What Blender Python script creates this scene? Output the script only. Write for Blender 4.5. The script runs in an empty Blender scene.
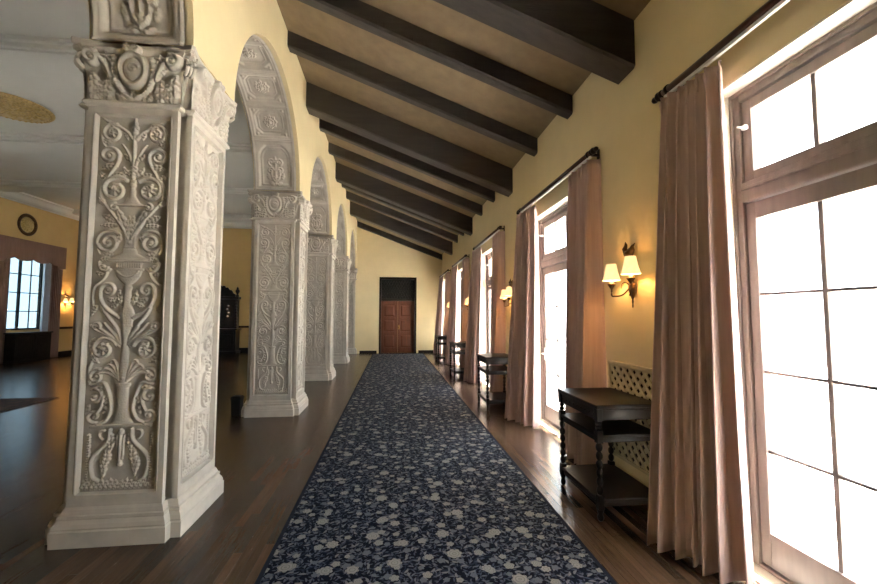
import bpy, bmesh, math, random
import numpy as np
from mathutils import Vector, Matrix, Euler
random.seed(7)
PI = math.pi
S = bpy.context.scene
COL = S.collection

# ------------------------------------------------------------------ camera, sky, sun, exposure
cam_data = bpy.data.cameras.new('camera')
cam_data.sensor_width = 36.0
cam_data.lens = 36.0 * 400.3 / 877.0
cam = bpy.data.objects.new('camera', cam_data); COL.objects.link(cam)
_yaw, _pitch, _roll = .1155, .0609, .0014
_w = Vector((math.sin(_yaw)*math.cos(_pitch), math.cos(_yaw)*math.cos(_pitch), math.sin(_pitch)))
_r = Vector((math.cos(_yaw), -math.sin(_yaw), 0)); _u = _r.cross(_w)
_r2 = math.cos(_roll)*_r + math.sin(_roll)*_u; _u2 = -math.sin(_roll)*_r + math.cos(_roll)*_u
M3 = Matrix((_r2, _u2, -_w)).transposed()
cam.matrix_world = Matrix.Translation((0, 0, 1.6)) @ M3.to_4x4()
cam_data.clip_start = .02
S.camera = cam

wd = bpy.data.worlds.new('daylight'); S.world = wd; wd.use_nodes = True
wb = wd.node_tree.nodes['Background']
wb.inputs[0].default_value = (.82, .92, 1.0, 1); wb.inputs[1].default_value = 4.0
sl = bpy.data.lights.new('sun', 'SUN'); sl.energy = 45.0; sl.angle = .01; sl.color = (1, .97, .93)
sun = bpy.data.objects.new('sun', sl); COL.objects.link(sun)
sun.rotation_euler = Vector((-.46, .34, -.92)).to_track_quat('-Z', 'Y').to_euler()
S.view_settings.view_transform = 'Standard'; S.view_settings.look = 'None'
S.view_settings.gamma = 1.0; S.view_settings.use_curve_mapping = False
S.view_settings.exposure = 2.2
S.cycles.use_denoising = True
S.cycles.sample_clamp_indirect = 6.0
S.cycles.diffuse_bounces = 6; S.cycles.max_bounces = 12; S.cycles.transparent_max_bounces = 12

SP = 3.65                                   # bay spacing
XR, XW = 2.2, -1.54                         # window wall face, arcade wall face
WY0, WY1, WZ = 4.15, 6.12, 3.14             # opening of the bay-0 window
HX, HY, HZ = -13.0, 18.8, 5.85              # hall: far side wall, end wall, ceiling
YB, YE = -3.4, 17.65                        # corridor behind the camera, end wall
def portal(name, x, y0, y1, z0, z1, sx):
    l = bpy.data.lights.new(name, 'AREA'); l.shape = 'RECTANGLE'; l.size = z1-z0; l.size_y = y1-y0
    l.cycles.is_portal = True
    o = bpy.data.objects.new(name, l); COL.objects.link(o)
    o.location = (x, (y0+y1)/2, (z0+z1)/2); o.rotation_euler = (0, sx*PI/2, 0)
for k in range(-1, 4):
    portal('window_portal', 2.47, WY0+k*SP, WY1+k*SP, 0.02, WZ, 1)
HWIN = [(14.95, 16.75), (8.6, 10.4), (4.5, 6.3)]  # first one is in view; the other two are added unseen to brighten the hall
HWZ = (1.1, 3.75)
for a, b in HWIN:
    portal('window_portal', HX-.28, a, b, HWZ[0], HWZ[1], -1)

# ------------------------------------------------------------------ helpers
def lin(r, g, b):
    f = lambda c: (c/255/12.92) if c/255 <= .04045 else ((c/255+.055)/1.055)**2.4
    return (f(r), f(g), f(b), 1)

class MB:
    """collects shapes into one mesh"""
    def __init__(s): s.v = []; s.f = []; s.sm = []
    def add(s, vs, fs, smooth=False):
        n = len(s.v); s.v += [tuple(p) for p in vs]
        s.f += [tuple(i+n for i in f) for f in fs]; s.sm += [smooth]*len(fs); return s
    def box(s, x0, x1, y0, y1, z0, z1, bev=0.0):
        if x0 > x1: x0, x1 = x1, x0
        if y0 > y1: y0, y1 = y1, y0
        if z0 > z1: z0, z1 = z1, z0
        if bev <= 0:
            vs = [(x, y, z) for x in (x0, x1) for y in (y0, y1) for z in (z0, z1)]
            return s.add(vs, [(0,1,3,2),(4,6,7,5),(0,4,5,1),(2,3,7,6),(0,2,6,4),(1,5,7,3)])
        bm = bmesh.new()
        bmesh.ops.create_cube(bm, size=1, matrix=Matrix.Translation(((x0+x1)/2,(y0+y1)/2,(z0+z1)/2)) @ Matrix.Diagonal((x1-x0,y1-y0,z1-z0,1)))
        b = min(bev, .45*min(x1-x0, y1-y0, z1-z0))
        bmesh.ops.bevel(bm, geom=bm.edges[:], offset=b, segments=2, affect='EDGES', profile=.5)
        return s.bm(bm)
    def bm(s, bm, mat=None, smooth=False):
        bm.verts.ensure_lookup_table(); bm.verts.index_update()
        vs = [(mat @ v.co) if mat else v.co.copy() for v in bm.verts]
        s.add(vs, [[v.index for v in f.verts] for f in bm.faces], smooth); bm.free(); return s
    def lathe(s, prof, n=16, mat=None, cap=True):
        """prof: list of (radius, z)"""
        vs = []; fs = []
        for r, z in prof:
            for i in range(n):
                a = 2*PI*i/n; p = Vector((r*math.cos(a), r*math.sin(a), z)); vs.append(mat @ p if mat else p)
        for j in range(len(prof)-1):
            for i in range(n):
                fs.append((j*n+i, j*n+(i+1) % n, (j+1)*n+(i+1) % n, (j+1)*n+i))
        if cap: fs.append(tuple(range(n-1, -1, -1))); fs.append(tuple((len(prof)-1)*n+i for i in range(n)))
        return s.add(vs, fs, True)
    def tube(s, pts, rad, n=8):
        pts = [Vector(p) for p in pts]; rr = rad if isinstance(rad, (list, tuple)) else [rad]*len(pts)
        vs = []; fs = []; up = Vector((0, 0, 1))
        for i, p in enumerate(pts):
            t = (pts[min(i+1, len(pts)-1)] - pts[max(i-1, 0)]).normalized()
            a = t.cross(up)
            if a.length < .05: a = t.cross(Vector((1, 0, 0)))
            a.normalize(); b = a.cross(t)
            for k in range(n):
                q = 2*PI*k/n; vs.append(p + rr[i]*(math.cos(q)*a + math.sin(q)*b))
        for j in range(len(pts)-1):
            for k in range(n): fs.append((j*n+k, j*n+(k+1) % n, (j+1)*n+(k+1) % n, (j+1)*n+k))
        fs.append(tuple(range(n-1, -1, -1))); fs.append(tuple((len(pts)-1)*n+k for k in range(n)))
        return s.add(vs, fs, True)
    def loft(s, rings, cap=True, smooth=False):
        n = len(rings[0]); vs = [p for r in rings for p in r]; fs = []
        for j in range(len(rings)-1):
            for i in range(n): fs.append((j*n+i, j*n+(i+1) % n, (j+1)*n+(i+1) % n, (j+1)*n+i))
        if cap: fs.append(tuple(range(n-1, -1, -1))); fs.append(tuple((len(rings)-1)*n+i for i in range(n)))
        return s.add(vs, fs, smooth)
    def grid(s, P, smooth=True, flip=False):
        """P: array rows x cols x 3"""
        R, C, _ = P.shape; fs = []
        for j in range(R-1):
            for i in range(C-1):
                q = (j*C+i, j*C+i+1, (j+1)*C+i+1, (j+1)*C+i); fs.append(q[::-1] if flip else q)
        return s.add(P.reshape(-1, 3).tolist(), fs, smooth)
    def mesh(s, name, mat):
        me = bpy.data.meshes.new(name); me.from_pydata(s.v, [], s.f)
        me.polygons.foreach_set('use_smooth', s.sm); me.materials.append(mat); me.update(); return me

def put(name, mesh, parent=None, loc=(0, 0, 0), rot=(0, 0, 0), scale=None):
    o = bpy.data.objects.new(name, mesh); COL.objects.link(o)
    o.parent = parent; o.location = loc; o.rotation_euler = rot
    if scale: o.scale = scale
    return o
def obj(name, mb, mat, parent=None, loc=(0, 0, 0), rot=(0, 0, 0)):
    return put(name, mb.mesh(name, mat), parent, loc, rot)
def tag(o, label, cat, group=None, kind=None):
    o['label'] = label; o['category'] = cat
    if group: o['group'] = group
    if kind: o['kind'] = kind
    return o
def thing(name, label, cat, loc=(0, 0, 0), rotz=0, group=None, kind=None):
    o = bpy.data.objects.new(name, None); COL.objects.link(o)
    o.location = loc; o.rotation_euler = (0, 0, rotz); o.empty_display_size = .1
    return tag(o, label, cat, group, kind)
def struct(name, mb, mat, parent=None, label=None):
    o = obj(name, mb, mat, parent)
    if not parent: o['kind'] = 'structure'
    if label: o['label'] = label
    return o
def dup(root, loc, label, rotz=None):
    r = root.copy(); COL.objects.link(r); r.location = loc; r['label'] = label
    if rotz is not None: r.rotation_euler = (0, 0, rotz)
    def kids(a, b):
        for ch in list(a.children):
            c = ch.copy(); COL.objects.link(c); c.parent = b; kids(ch, c)
    kids(root, r)
    return r

# ------------------------------------------------------------------ materials
class N:
    def __init__(s, name):
        s.m = bpy.data.materials.new(name); s.m.use_nodes = True; s.t = s.m.node_tree
        s.b = s.t.nodes['Principled BSDF']; s.out = s.t.nodes['Material Output']
    def n(s, typ, **kw):
        d = s.t.nodes.new(typ)
        for k, v in kw.items(): setattr(d, k, v)
        return d
    def l(s, a, b): s.t.links.new(a, b)
    def val(s, x, inp):
        if isinstance(x, (int, float)): inp.default_value = x
        elif isinstance(x, tuple): inp.default_value = x
        else: s.l(x, inp)
    def math(s, op, a, b=0.0, c=None, clamp=False):
        d = s.n('ShaderNodeMath', operation=op, use_clamp=clamp); s.val(a, d.inputs[0]); s.val(b, d.inputs[1])
        if c is not None: s.val(c, d.inputs[2])
        return d.outputs[0]
    def mix(s, fac, a, b):
        d = s.n('ShaderNodeMix', data_type='RGBA'); s.val(fac, d.inputs[0]); s.val(a, d.inputs[6]); s.val(b, d.inputs[7]); return d.outputs[2]
    def obj_coords(s, scale=(1, 1, 1), rot=(0, 0, 0), gen='Object'):
        tc = s.n('ShaderNodeTexCoord'); mp = s.n('ShaderNodeMapping'); mp.inputs['Scale'].default_value = scale
        mp.inputs['Rotation'].default_value = rot; s.l(tc.outputs[gen], mp.inputs[0]); return mp.outputs[0]
    def noise(s, vec, scale, detail=4, rough=.55):
        d = s.n('ShaderNodeTexNoise'); s.l(vec, d.inputs['Vector']); d.inputs['Scale'].default_value = scale
        d.inputs['Detail'].default_value = detail; d.inputs['Roughness'].default_value = rough; return d.outputs[0]
    def bump(s, h, strength=.3, dist=.01):
        d = s.n('ShaderNodeBump'); d.inputs['Strength'].default_value = strength; d.inputs['Distance'].default_value = dist
        s.l(h, d.inputs['Height']); s.l(d.outputs[0], s.b.inputs['Normal'])
    def ramp(s, fac, stops):
        d = s.n('ShaderNodeValToRGB'); s.l(fac, d.inputs[0]); e = d.color_ramp.elements
        while len(e) < len(stops): e.new(.5)
        for q, (p, c) in zip(e, stops): q.position = p; q.color = c
        return d.outputs[0]

def simple(name, c, rough=.5, metal=0, var=.12, scale=8, bump=.1, stretch=(1, 1, 1), dist=.004, spec=None):
    k = N(name); v = k.obj_coords(stretch); nz = k.noise(v, scale)
    d = tuple(x*(1-var) for x in c[:3])+(1,); e = tuple(min(1, x*(1+var)) for x in c[:3])+(1,)
    k.l(k.ramp(nz, [(.3, d), (.7, e)]), k.b.inputs['Base Color'])
    k.b.inputs['Roughness'].default_value = rough; k.b.inputs['Metallic'].default_value = metal
    if spec is not None: k.b.inputs['Specular IOR Level'].default_value = spec
    if bump: k.bump(k.noise(v, scale*4), bump, dist)
    return k.m

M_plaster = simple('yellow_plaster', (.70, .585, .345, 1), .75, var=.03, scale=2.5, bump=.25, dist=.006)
M_lamplit = simple('lamplit_plaster', (.52, .36, .145, 1), .75, var=.03, scale=2.5, bump=.25, dist=.006)  # hall walls: warm, dim lamp light put into the plaster colour
M_reveal = simple('daylit_plaster', (.80, .76, .66, 1), .7, var=.03, scale=3, bump=.1)  # reveals: overexposed daylight put into a paler plaster colour
M_stone = simple('carved_limestone', (.49, .445, .38, 1), .8, var=.10, scale=7, bump=.25, dist=.003)
M_hallceil = simple('grey_white_plaster', (.60, .60, .565, 1), .8, var=.02, scale=2, bump=.05)
M_beam = simple('dark_stained_beam', (.028, .022, .019, 1), .6, var=.3, scale=5, bump=.4, stretch=(.25, 3, 3), dist=.006)
M_ceil = simple('brown_ceiling_plaster', (.175, .127, .070, 1), .8, var=.12, scale=6, bump=.4, dist=.006)
M_dark = simple('black_brown_wood', (.014, .010, .008, 1), .4, var=.3, scale=6, bump=.15, spec=.2)
M_table = simple('dark_turned_wood', (.014, .010, .008, 1), .38, var=.3, scale=9, bump=.1, spec=.16)
M_rod = simple('dark_red_rod_wood', (.06, .022, .015, 1), .35, var=.3, scale=6, bump=.1)
M_frame = simple('brown_window_wood', (.175, .138, .125, 1), .45, var=.15, scale=6, bump=.15, stretch=(3, 3, .4))
M_door = simple('red_brown_door_wood', (.085, .025, .010, 1), .45, var=.3, scale=7, bump=.15, stretch=(4, 4, .35), spec=.3)
M_white = simple('white_metal', (.75, .75, .74, 1), .35, var=.02, bump=0)
M_brass = simple('aged_brass', (.38, .25, .10, 1), .38, 1.0, var=.2, scale=20, bump=.1)
M_bronze = simple('dark_bronze', (.10, .06, .03, 1), .45, .8, var=.3, scale=25, bump=.3)
M_gold = simple('gilded_plaster', (.46, .33, .13, 1), .5, .2, var=.3, scale=25, bump=.3)
M_lattice = simple('cream_painted_lattice', (.50, .42, .26, 1), .6, var=.05, bump=.1)
M_black = simple('matt_black', (.010, .010, .010, 1), .5, bump=0, spec=.2)
M_glint = simple('silvered_glass', (.7, .7, .7, 1), .15, .9, bump=0)
M_drape = simple('hall_drape_cloth', (.22, .13, .10, 1), .9, var=.1, scale=4, bump=.15, stretch=(4, 4, .5))
M_sheer = simple('pale_sheer_cloth', (.55, .58, .66, 1), .9, var=.05, bump=.1)
M_terrace = simple('pale_terrace_paving', (.72, .69, .64, 1), .8, var=.06, scale=3, bump=.1)
M_leaf = simple('garden_leaves', (.10, .19, .06, 1), .6, var=.4, scale=3, bump=.2)
M_bark = simple('tree_bark', (.16, .11, .08, 1), .9, var=.3, scale=6, bump=.4)
M_outwall = simple('pale_outdoor_render', (.75, .72, .66, 1), .8, var=.04, bump=.1)

def curtain_mat():
    k = N('dusty_rose_drape'); v = k.obj_coords((14, 14, .7)); nz = k.noise(v, 3, 5)
    k.l(k.ramp(nz, [(.3, (.52, .37, .345, 1)), (.7, (.64, .47, .44, 1))]), k.b.inputs['Base Color'])
    k.b.inputs['Roughness'].default_value = .75; k.b.inputs['Sheen Weight'].default_value = .25
    k.b.inputs['Sheen Roughness'].default_value = .4
    k.bump(nz, .12, .004)
    tr = k.n('ShaderNodeBsdfTranslucent'); tr.inputs[0].default_value = (.5, .34, .28, 1)
    mx = k.n('ShaderNodeMixShader'); mx.inputs[0].default_value = .10
    k.l(k.b.outputs[0], mx.inputs[1]); k.l(tr.outputs[0], mx.inputs[2]); k.l(mx.outputs[0], k.out.inputs[0])
    return k.m
M_curtain = curtain_mat()

def glass_mat(nm='window_glass', tint=(1, 1, 1, 1)):
    k = N(nm); k.t.nodes.remove(k.b)
    tr = k.n('ShaderNodeBsdfTransparent'); tr.inputs[0].default_value = tint; gl = k.n('ShaderNodeBsdfGlossy'); gl.inputs['Roughness'].default_value = .02
    lw = k.n('ShaderNodeLayerWeight'); lw.inputs[0].default_value = .5
    fr = k.math('ADD', .035, k.math('MULTIPLY', k.math('POWER', lw.outputs['Facing'], 5.0), .6))
    mx = k.n('ShaderNodeMixShader'); k.l(fr, mx.inputs[0]); k.l(tr.outputs[0], mx.inputs[1]); k.l(gl.outputs[0], mx.inputs[2])
    k.l(mx.outputs[0], k.out.inputs[0]); return k.m
M_glass = glass_mat()
M_hallglass = glass_mat('daylight_dimming_glass', (.25, .29, .31, 1))  # dark tint added to dim the daylight in the visible hall window
M_hallglass2 = glass_mat('daylight_halving_glass', (.5, .5, .5, 1))  # grey tint added to weaken the light of the unseen hall windows

def shade_mat():
    k = N('lit_lamp_shade'); v = k.obj_coords((1, 1, 1)); nz = k.noise(v, 30)
    k.l(k.ramp(nz, [(.3, (.80, .68, .45, 1)), (.7, (.9, .8, .6, 1))]), k.b.inputs['Base Color'])
    k.b.inputs['Emission Color'].default_value = (1, .66, .28, 1); k.b.inputs['Emission Strength'].default_value = .30
    return k.m
M_shade = shade_mat()

def floor_mat():
    k = N('narrow_board_floor'); tc = k.n('ShaderNodeTexCoord'); sp = k.n('ShaderNodeSeparateXYZ'); k.l(tc.outputs['Object'], sp.inputs[0])
    W = .062
    xi = k.math('DIVIDE', sp.outputs[0], W); row = k.math('FLOOR', xi); fx = k.math('FRACT', xi)
    wn = k.n('ShaderNodeTexWhiteNoise', noise_dimensions='1D'); k.l(row, wn.inputs['W'])
    yo = k.math('ADD', k.math('DIVIDE', sp.outputs[1], 1.5), k.math('MULTIPLY', wn.outputs[0], 7.3))
    cell = k.math('FLOOR', yo); fy = k.math('FRACT', yo)
    cb = k.n('ShaderNodeCombineXYZ'); k.l(row, cb.inputs[0]); k.l(cell, cb.inputs[1])
    w2 = k.n('ShaderNodeTexWhiteNoise', noise_dimensions='2D'); k.l(cb.outputs[0], w2.inputs['Vector'])
    mp = k.n('ShaderNodeMapping'); mp.inputs['Scale'].default_value = (22, 1.3, 1); k.l(tc.outputs['Object'], mp.inputs[0])
    gr = k.noise(mp.outputs[0], 3, 6, .6)
    t = k.math('ADD', k.math('MULTIPLY', w2.outputs[0], .45), k.math('MULTIPLY', gr, .58))
    c = k.ramp(t, [(.18, (.024, .014, .009, 1)), (.5, (.056, .033, .021, 1)), (.85, (.115, .066, .040, 1))])
    gap = k.math('MAXIMUM', k.math('LESS_THAN', fx, .035), k.math('LESS_THAN', fy, .0025))
    k.l(k.mix(gap, c, (.012, .007, .005, 1)), k.b.inputs['Base Color'])
    k.l(k.math('ADD', .15, k.math('MULTIPLY', gr, .18)), k.b.inputs['Roughness'])
    k.b.inputs['Specular IOR Level'].default_value = .27
    h = k.math('SUBTRACT', k.math('MULTIPLY', gr, .25), gap); k.bump(h, .25, .0015)
    return k.m
M_floor = floor_mat()

def carpet_mat():
    k = N('floral_carpet'); tc = k.n('ShaderNodeTexCoord'); P = tc.outputs['Object']
    sp = k.n('ShaderNodeSeparateXYZ'); k.l(P, sp.inputs[0])
    cb = k.n('ShaderNodeCombineXYZ'); k.l(sp.outputs[0], cb.inputs[0]); k.l(sp.outputs[1], cb.inputs[1])
    P = cb.outputs[0]
    def vor(scale, off, rnd=.85):
        mp = k.n('ShaderNodeMapping'); mp.inputs['Location'].default_value = (off, off*1.7, 0); k.l(P, mp.inputs[0])
        v = k.n('ShaderNodeTexVoronoi', voronoi_dimensions='2D', feature='F1'); v.inputs['Scale'].default_value = scale
        v.inputs['Randomness'].default_value = rnd; k.l(mp.outputs[0], v.inputs['Vector'])
        d = k.n('ShaderNodeVectorMath', operation='SUBTRACT'); k.l(mp.outputs[0], d.inputs[0]); k.l(v.outputs['Position'], d.inputs[1])
        s2 = k.n('ShaderNodeSeparateXYZ'); k.l(d.outputs[0], s2.inputs[0])
        c2 = k.n('ShaderNodeSeparateColor'); k.l(v.outputs['Color'], c2.inputs[0])
        return s2.outputs[0], s2.outputs[1], c2.outputs[0], c2.outputs[1]
    def flower(scale, R, n, off):
        x, y, r1, r2 = vor(scale, off)
        r = k.math('SQRT', k.math('ADD', k.math('MULTIPLY', x, x), k.math('MULTIPLY', y, y)))
        a = k.math('ARCTAN2', y, x)
        pet = k.math('ABSOLUTE', k.math('COSINE', k.math('ADD', k.math('MULTIPLY', a, n/2), k.math('MULTIPLY', r1, 6))))
        rad = k.math('MULTIPLY', k.math('ADD', .76, k.math('MULTIPLY', pet, .26)), k.math('MULTIPLY', R, k.math('ADD', .6, k.math('MULTIPLY', r2, .5))))
        return k.math('LESS_THAN', r, rad), k.math('DIVIDE', r, R), r1
    def leaf(scale, L, Wd, off, rnd=1.0):
        x, y, r1, r2 = vor(scale, off, rnd)
        an = k.math('MULTIPLY', r1, 6.283); c = k.math('COSINE', an); s_ = k.math('SINE', an)
        u = k.math('ADD', k.math('MULTIPLY', x, c), k.math('MULTIPLY', y, s_))
        v = k.math('SUBTRACT', k.math('MULTIPLY', y, c), k.math('MULTIPLY', x, s_))
        v = k.math('ADD', v, k.math('MULTIPLY', k.math('MULTIPLY', u, u), 9))
        q = k.math('ADD', k.math('POWER', k.math('ABSOLUTE', k.math('DIVIDE', u, L)), 1.6), k.math('POWER', k.math('ABSOLUTE', k.math('DIVIDE', v, Wd)), 1.2))
        return k.math('LESS_THAN', q, 1.0), r2
    def vine(scale, off, w):
        mp = k.n('ShaderNodeMapping'); mp.inputs['Location'].default_value = (off, off, 0); k.l(P, mp.inputs[0])
        nz = k.n('ShaderNodeTexNoise'); nz.inputs['Scale'].default_value = 9; k.l(mp.outputs[0], nz.inputs['Vector'])
        ad = k.n('ShaderNodeVectorMath', operation='MULTIPLY_ADD'); k.l(nz.outputs['Color'], ad.inputs[0]); ad.inputs[1].default_value = (.12, .12, 0); k.l(mp.outputs[0], ad.inputs[2])
        v = k.n('ShaderNodeTexVoronoi', voronoi_dimensions='2D', feature='DISTANCE_TO_EDGE'); v.inputs['Scale'].default_value = scale; k.l(ad.outputs[0], v.inputs['Vector'])
        return k.math('LESS_THAN', v.outputs['Distance'], w)
    base = k.ramp(k.noise(P, 40), [(.35, (.0016, .0022, .006, 1)), (.7, (.003, .0045, .012, 1))])
    c = k.mix(vine(6.5, 3.1, .035), base, (.012, .016, .028, 1))
    for sc, L, Wd, off, col in ((20, .021, .0055, 0, (0.0364, 0.0442, 0.0676, 1)), (16, .022, .0065, 5.3, (0.0729, 0.0796, 0.0999, 1)), (25, .014, .0045, 9.1, (0.0500, 0.0580, 0.0770, 1)), (12, .025, .0085, 2.2, (0.1080, 0.1107, 0.1188, 1))):
        m, r = leaf(sc, L, Wd, off); c = k.mix(m, c, col)
    for sc, R, n, off, cA, cB in ((7.5, .027, 5, 1.3, (.09, .095, .105, 1), (.07, .08, .095, 1)), (5.6, .033, 5, 7.7, (.12, .118, .108, 1), (.18, .175, .165, 1)), (3.4, .050, 7, 4.4, (.13, .125, .115, 1), (.20, .192, .18, 1))):
        m, rr, r1 = flower(sc, R, n, off)
        ring = k.math('LESS_THAN', k.math('FRACT', k.math('ADD', k.math('MULTIPLY', rr, 2.6), r1)), .3)
        c = k.mix(m, c, k.mix(ring, cB, cA))
    # plain border stripe along both long edges
    ed = k.math('GREATER_THAN', k.math('ABSOLUTE', k.math('SUBTRACT', sp.outputs[0], .275)), 1.045)
    c = k.mix(ed, c, (.01, .012, .02, 1))
    k.l(c, k.b.inputs['Base Color']); k.b.inputs['Roughness'].default_value = .7; k.b.inputs['Specular IOR Level'].default_value = .04
    k.b.inputs['Sheen Weight'].default_value = .0
    k.bump(k.noise(P, 300, 2), .3, .004)
    return k.m
M_carpet = carpet_mat()

def rug_mat():
    k = N('dark_hall_rug'); v = k.obj_coords((1, 1, 0)); vo = k.n('ShaderNodeTexVoronoi', voronoi_dimensions='2D'); vo.inputs['Scale'].default_value = 6; k.l(v, vo.inputs['Vector'])
    k.l(k.ramp(vo.outputs['Distance'], [(.2, (.09, .05, .035, 1)), (.4, (.03, .022, .022, 1)), (.6, (.05, .03, .025, 1))]), k.b.inputs['Base Color'])
    k.b.inputs['Roughness'].default_value = .95; k.bump(k.noise(v, 200), .3, .003); return k.m
M_rug = rug_mat()

# ------------------------------------------------------------------ setting
m = MB(); m.box(HX-.3, XR+.32, YB-.1, HY+.3, -.12, 0); struct('floor', m, M_floor)

# window wall with five openings in view (and one behind the camera)
m = MB(); x0, x1 = XR, XR+.32; ZT = 4.6
edges = [YB-.1]
for k in range(-1, 4):
    a, b = WY0+k*SP, WY1+k*SP
    if a <= edges[-1]+.05: edges[-1] = b; continue
    m.box(x0, x1, edges[-1], a, 0, ZT); m.box(x0, x1, a, b, WZ, ZT); edges.append(b)
m.box(x0, x1, edges[-1], YE+.4, 0, ZT)
struct('wall_right', m, M_plaster)
# linings of the reveals, bright daylight put into their pale plaster colour
for k in range(-1, 4):
    a, b = WY0+k*SP, WY1+k*SP; m = MB()
    m.box(XR+.004, XR+.15, a, a+.012, 0, WZ); m.box(XR+.004, XR+.15, b-.012, b, 0, WZ); m.box(XR+.004, XR+.15, a, b, WZ-.012, WZ)
    m.box(XR+.004, XR+.15, a, b, 0, .014)
    struct('trim_%d' % (k+2), m, M_reveal)

# arcade wall with round arches
R_A, Z_SP = 1.395, 3.668
SC = 3.60                                     # column spacing
CY = [3.19+.385+SC*i for i in range(5)]       # column axes
CX = -1.93
XB = -2.275
def arc_z(y, c): return Z_SP + math.sqrt(max(0, R_A**2-(y-c)**2))
m = MB(); NA = 40
bays = [CY[0]-SC/2+SC*i for i in range(5)]
rows = []
XS0, XS1, DEEP = CX-.336, CX+.336, .11
rows.append((YB-.1, 0, 0, 0)); rows.append((bays[0]-R_A, 0, 0, 0))
for c in bays:
    for i in range(NA+1):
        t = PI - PI*i/NA; rows.append((c+R_A*math.cos(t), Z_SP+R_A*math.sin(t), DEEP*math.cos(t), DEEP*math.sin(t)))
    rows.append((c+R_A+.003, Z_SP, 0, 0))
rows.append((YE, Z_SP, 0, 0)); ZTA = 6.0
vs = []; fs = []; K = 8
for y, z, dy, dz in rows: vs += [(XW, y, ZTA), (XW, y, z), (XS1, y, z), (XS1, y+dy, z+dz), (XS0, y+dy, z+dz), (XS0, y, z), (XB, y, z), (XB, y, ZTA)]
for i in range(len(rows)-1):
    a, b = i*K, i*K+K
    for q in range(K-1): fs.append((a+q, a+q+1, b+q+1, b+q))
fs += [(0, 7, 6, 5, 4, 3, 2, 1)]
m.add(vs, fs); struct('wall_arcade', m, M_plaster)

# end wall of the corridor with the door opening
DX0, DX1, DZ = -.555, 1.07, 3.32
m = MB(); m.box(XB, DX0, YE, HY-.02, 0, 6.0); m.box(DX1, XR+.3, YE, HY-.02, 0, 6.0); m.box(DX0, DX1, YE, HY-.02, DZ, 6.0); m.box(DX0, DX1, YE+.5, HY-.02, 0, DZ)
struct('wall_end', m, M_plaster)
m = MB(); m.box(XB, XR+.32, YB-.3, YB-.1, 0, 6.0); struct('wall_behind', m, M_plaster)
# sloping ceiling between the beams
ZL, ZR = 5.74, 4.33
def ceil_z(x): return ZL + (ZR-ZL)*(x-XW)/(XR-XW)
m = MB(); xa, xb = XW-.02, XR+.02
m.loft([[(xa, y, ceil_z(xa)), (xb, y, ceil_z(xb)), (xb, y, ceil_z(xb)+.2), (xa, y, ceil_z(xa)+.2)] for y in (YB-.1, YE)])
struct('ceiling', m, M_ceil)
m = MB(); m.box(XR+.32, XR+1.72, YB-2, HY+1, 3.55, 3.7); m.box(XR, XR+.5, YB-2, HY+1, 4.6, 4.8); struct('sun_cutting_eave', m, M_outwall)  # unseen overhang, its depth set to keep sunlight near the thresholds

# hall shell
m = MB(); m.box(HX-.3, XB, YB-.3, HY+.3, HZ, HZ+.2); struct('ceiling_hall', m, M_hallceil)
m = MB()
prev = YB-.3
for a, b in sorted(HWIN):
    m.box(HX-.3, HX, prev, a, 0, HZ); m.box(HX-.3, HX, a, b, 0, HWZ[0]); m.box(HX-.3, HX, a, b, HWZ[1], HZ); prev = b
m.box(HX-.3, HX, prev, HY+.3, 0, HZ); struct('wall_left', m, M_lamplit)
m = MB(); m.box(HX, XB, HY, HY+.3, 0, HZ); struct('wall_hall_end', m, M_lamplit)
m = MB(); m.box(HX, XB, YB-.3, YB-.1, 0, HZ); struct('wall_hall_behind', m, M_lamplit)
# broad shallow ceiling bands over the hall, in line with the columns
m = MB()
for i in range(5):
    y0 = 3.0+SC*i
    m.box(HX, XB, y0, y0+.82, HZ-.13, HZ); m.box(HX, XB, y0-.07, y0+.89, HZ-.06, HZ); m.box(HX, XB, y0+.06, y0+.76, HZ-.16, HZ-.12)
struct('trim_6', m, M_hallceil)
m = MB()
cp = [(0, 0), (.34, 0), (.34, .05), (.30, .06), (.25, .10), (.17, .20), (.10, .25), (.05, .27), (.05, .30), (0, .30)]
m.loft([[(HX+a, y, HZ-b) for a, b in cp] for y in (YB, HY)]); m.loft([[(x, HY-a, HZ-b) for a, b in cp] for x in (HX, XB)])
struct('trim_7', m, M_hallceil)
m = MB(); m.box(HX, HX+.03, YB, HY, 0, .2, .006); m.box(HX, XB, HY-.03, HY, 0, .2, .006); struct('baseboard_hall', m, M_dark)
m = MB()
prev = YB
for a, b in sorted(HWIN): m.box(HX, HX+.035, prev, a-.35, 1.08, 1.17, .01); prev = b+.35
m.box(HX, HX+.035, prev, HY, 1.08, 1.17, .01); m.box(HX, XB, HY-.035, HY, 1.08, 1.17, .01); struct('trim_8', m, M_dark)
m = MB(); m.box(XW+.16, DX0-.09, YE-.025, YE, 0, .12, .006); m.box(DX1+.09, XR, YE-.025, YE, 0, .12, .006); struct('baseboard_end', m, M_dark)

# outdoors
m = MB(); m.box(XR+.32, 26, YB-14, HY+16, -.2, -.06); struct('terrace', m, M_terrace)
m = MB(); m.box(HX-26, HX-.3, YB-14, HY+16, -.4, -.3); struct('ground_outside', m, M_terrace)
m = MB(); m.box(15, 15.3, YB-14, HY+16, -.06, 1.75); m.box(14.94, 15.36, YB-14, HY+16, 1.75, 1.85); struct('wall_garden', m, M_outwall)

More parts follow.
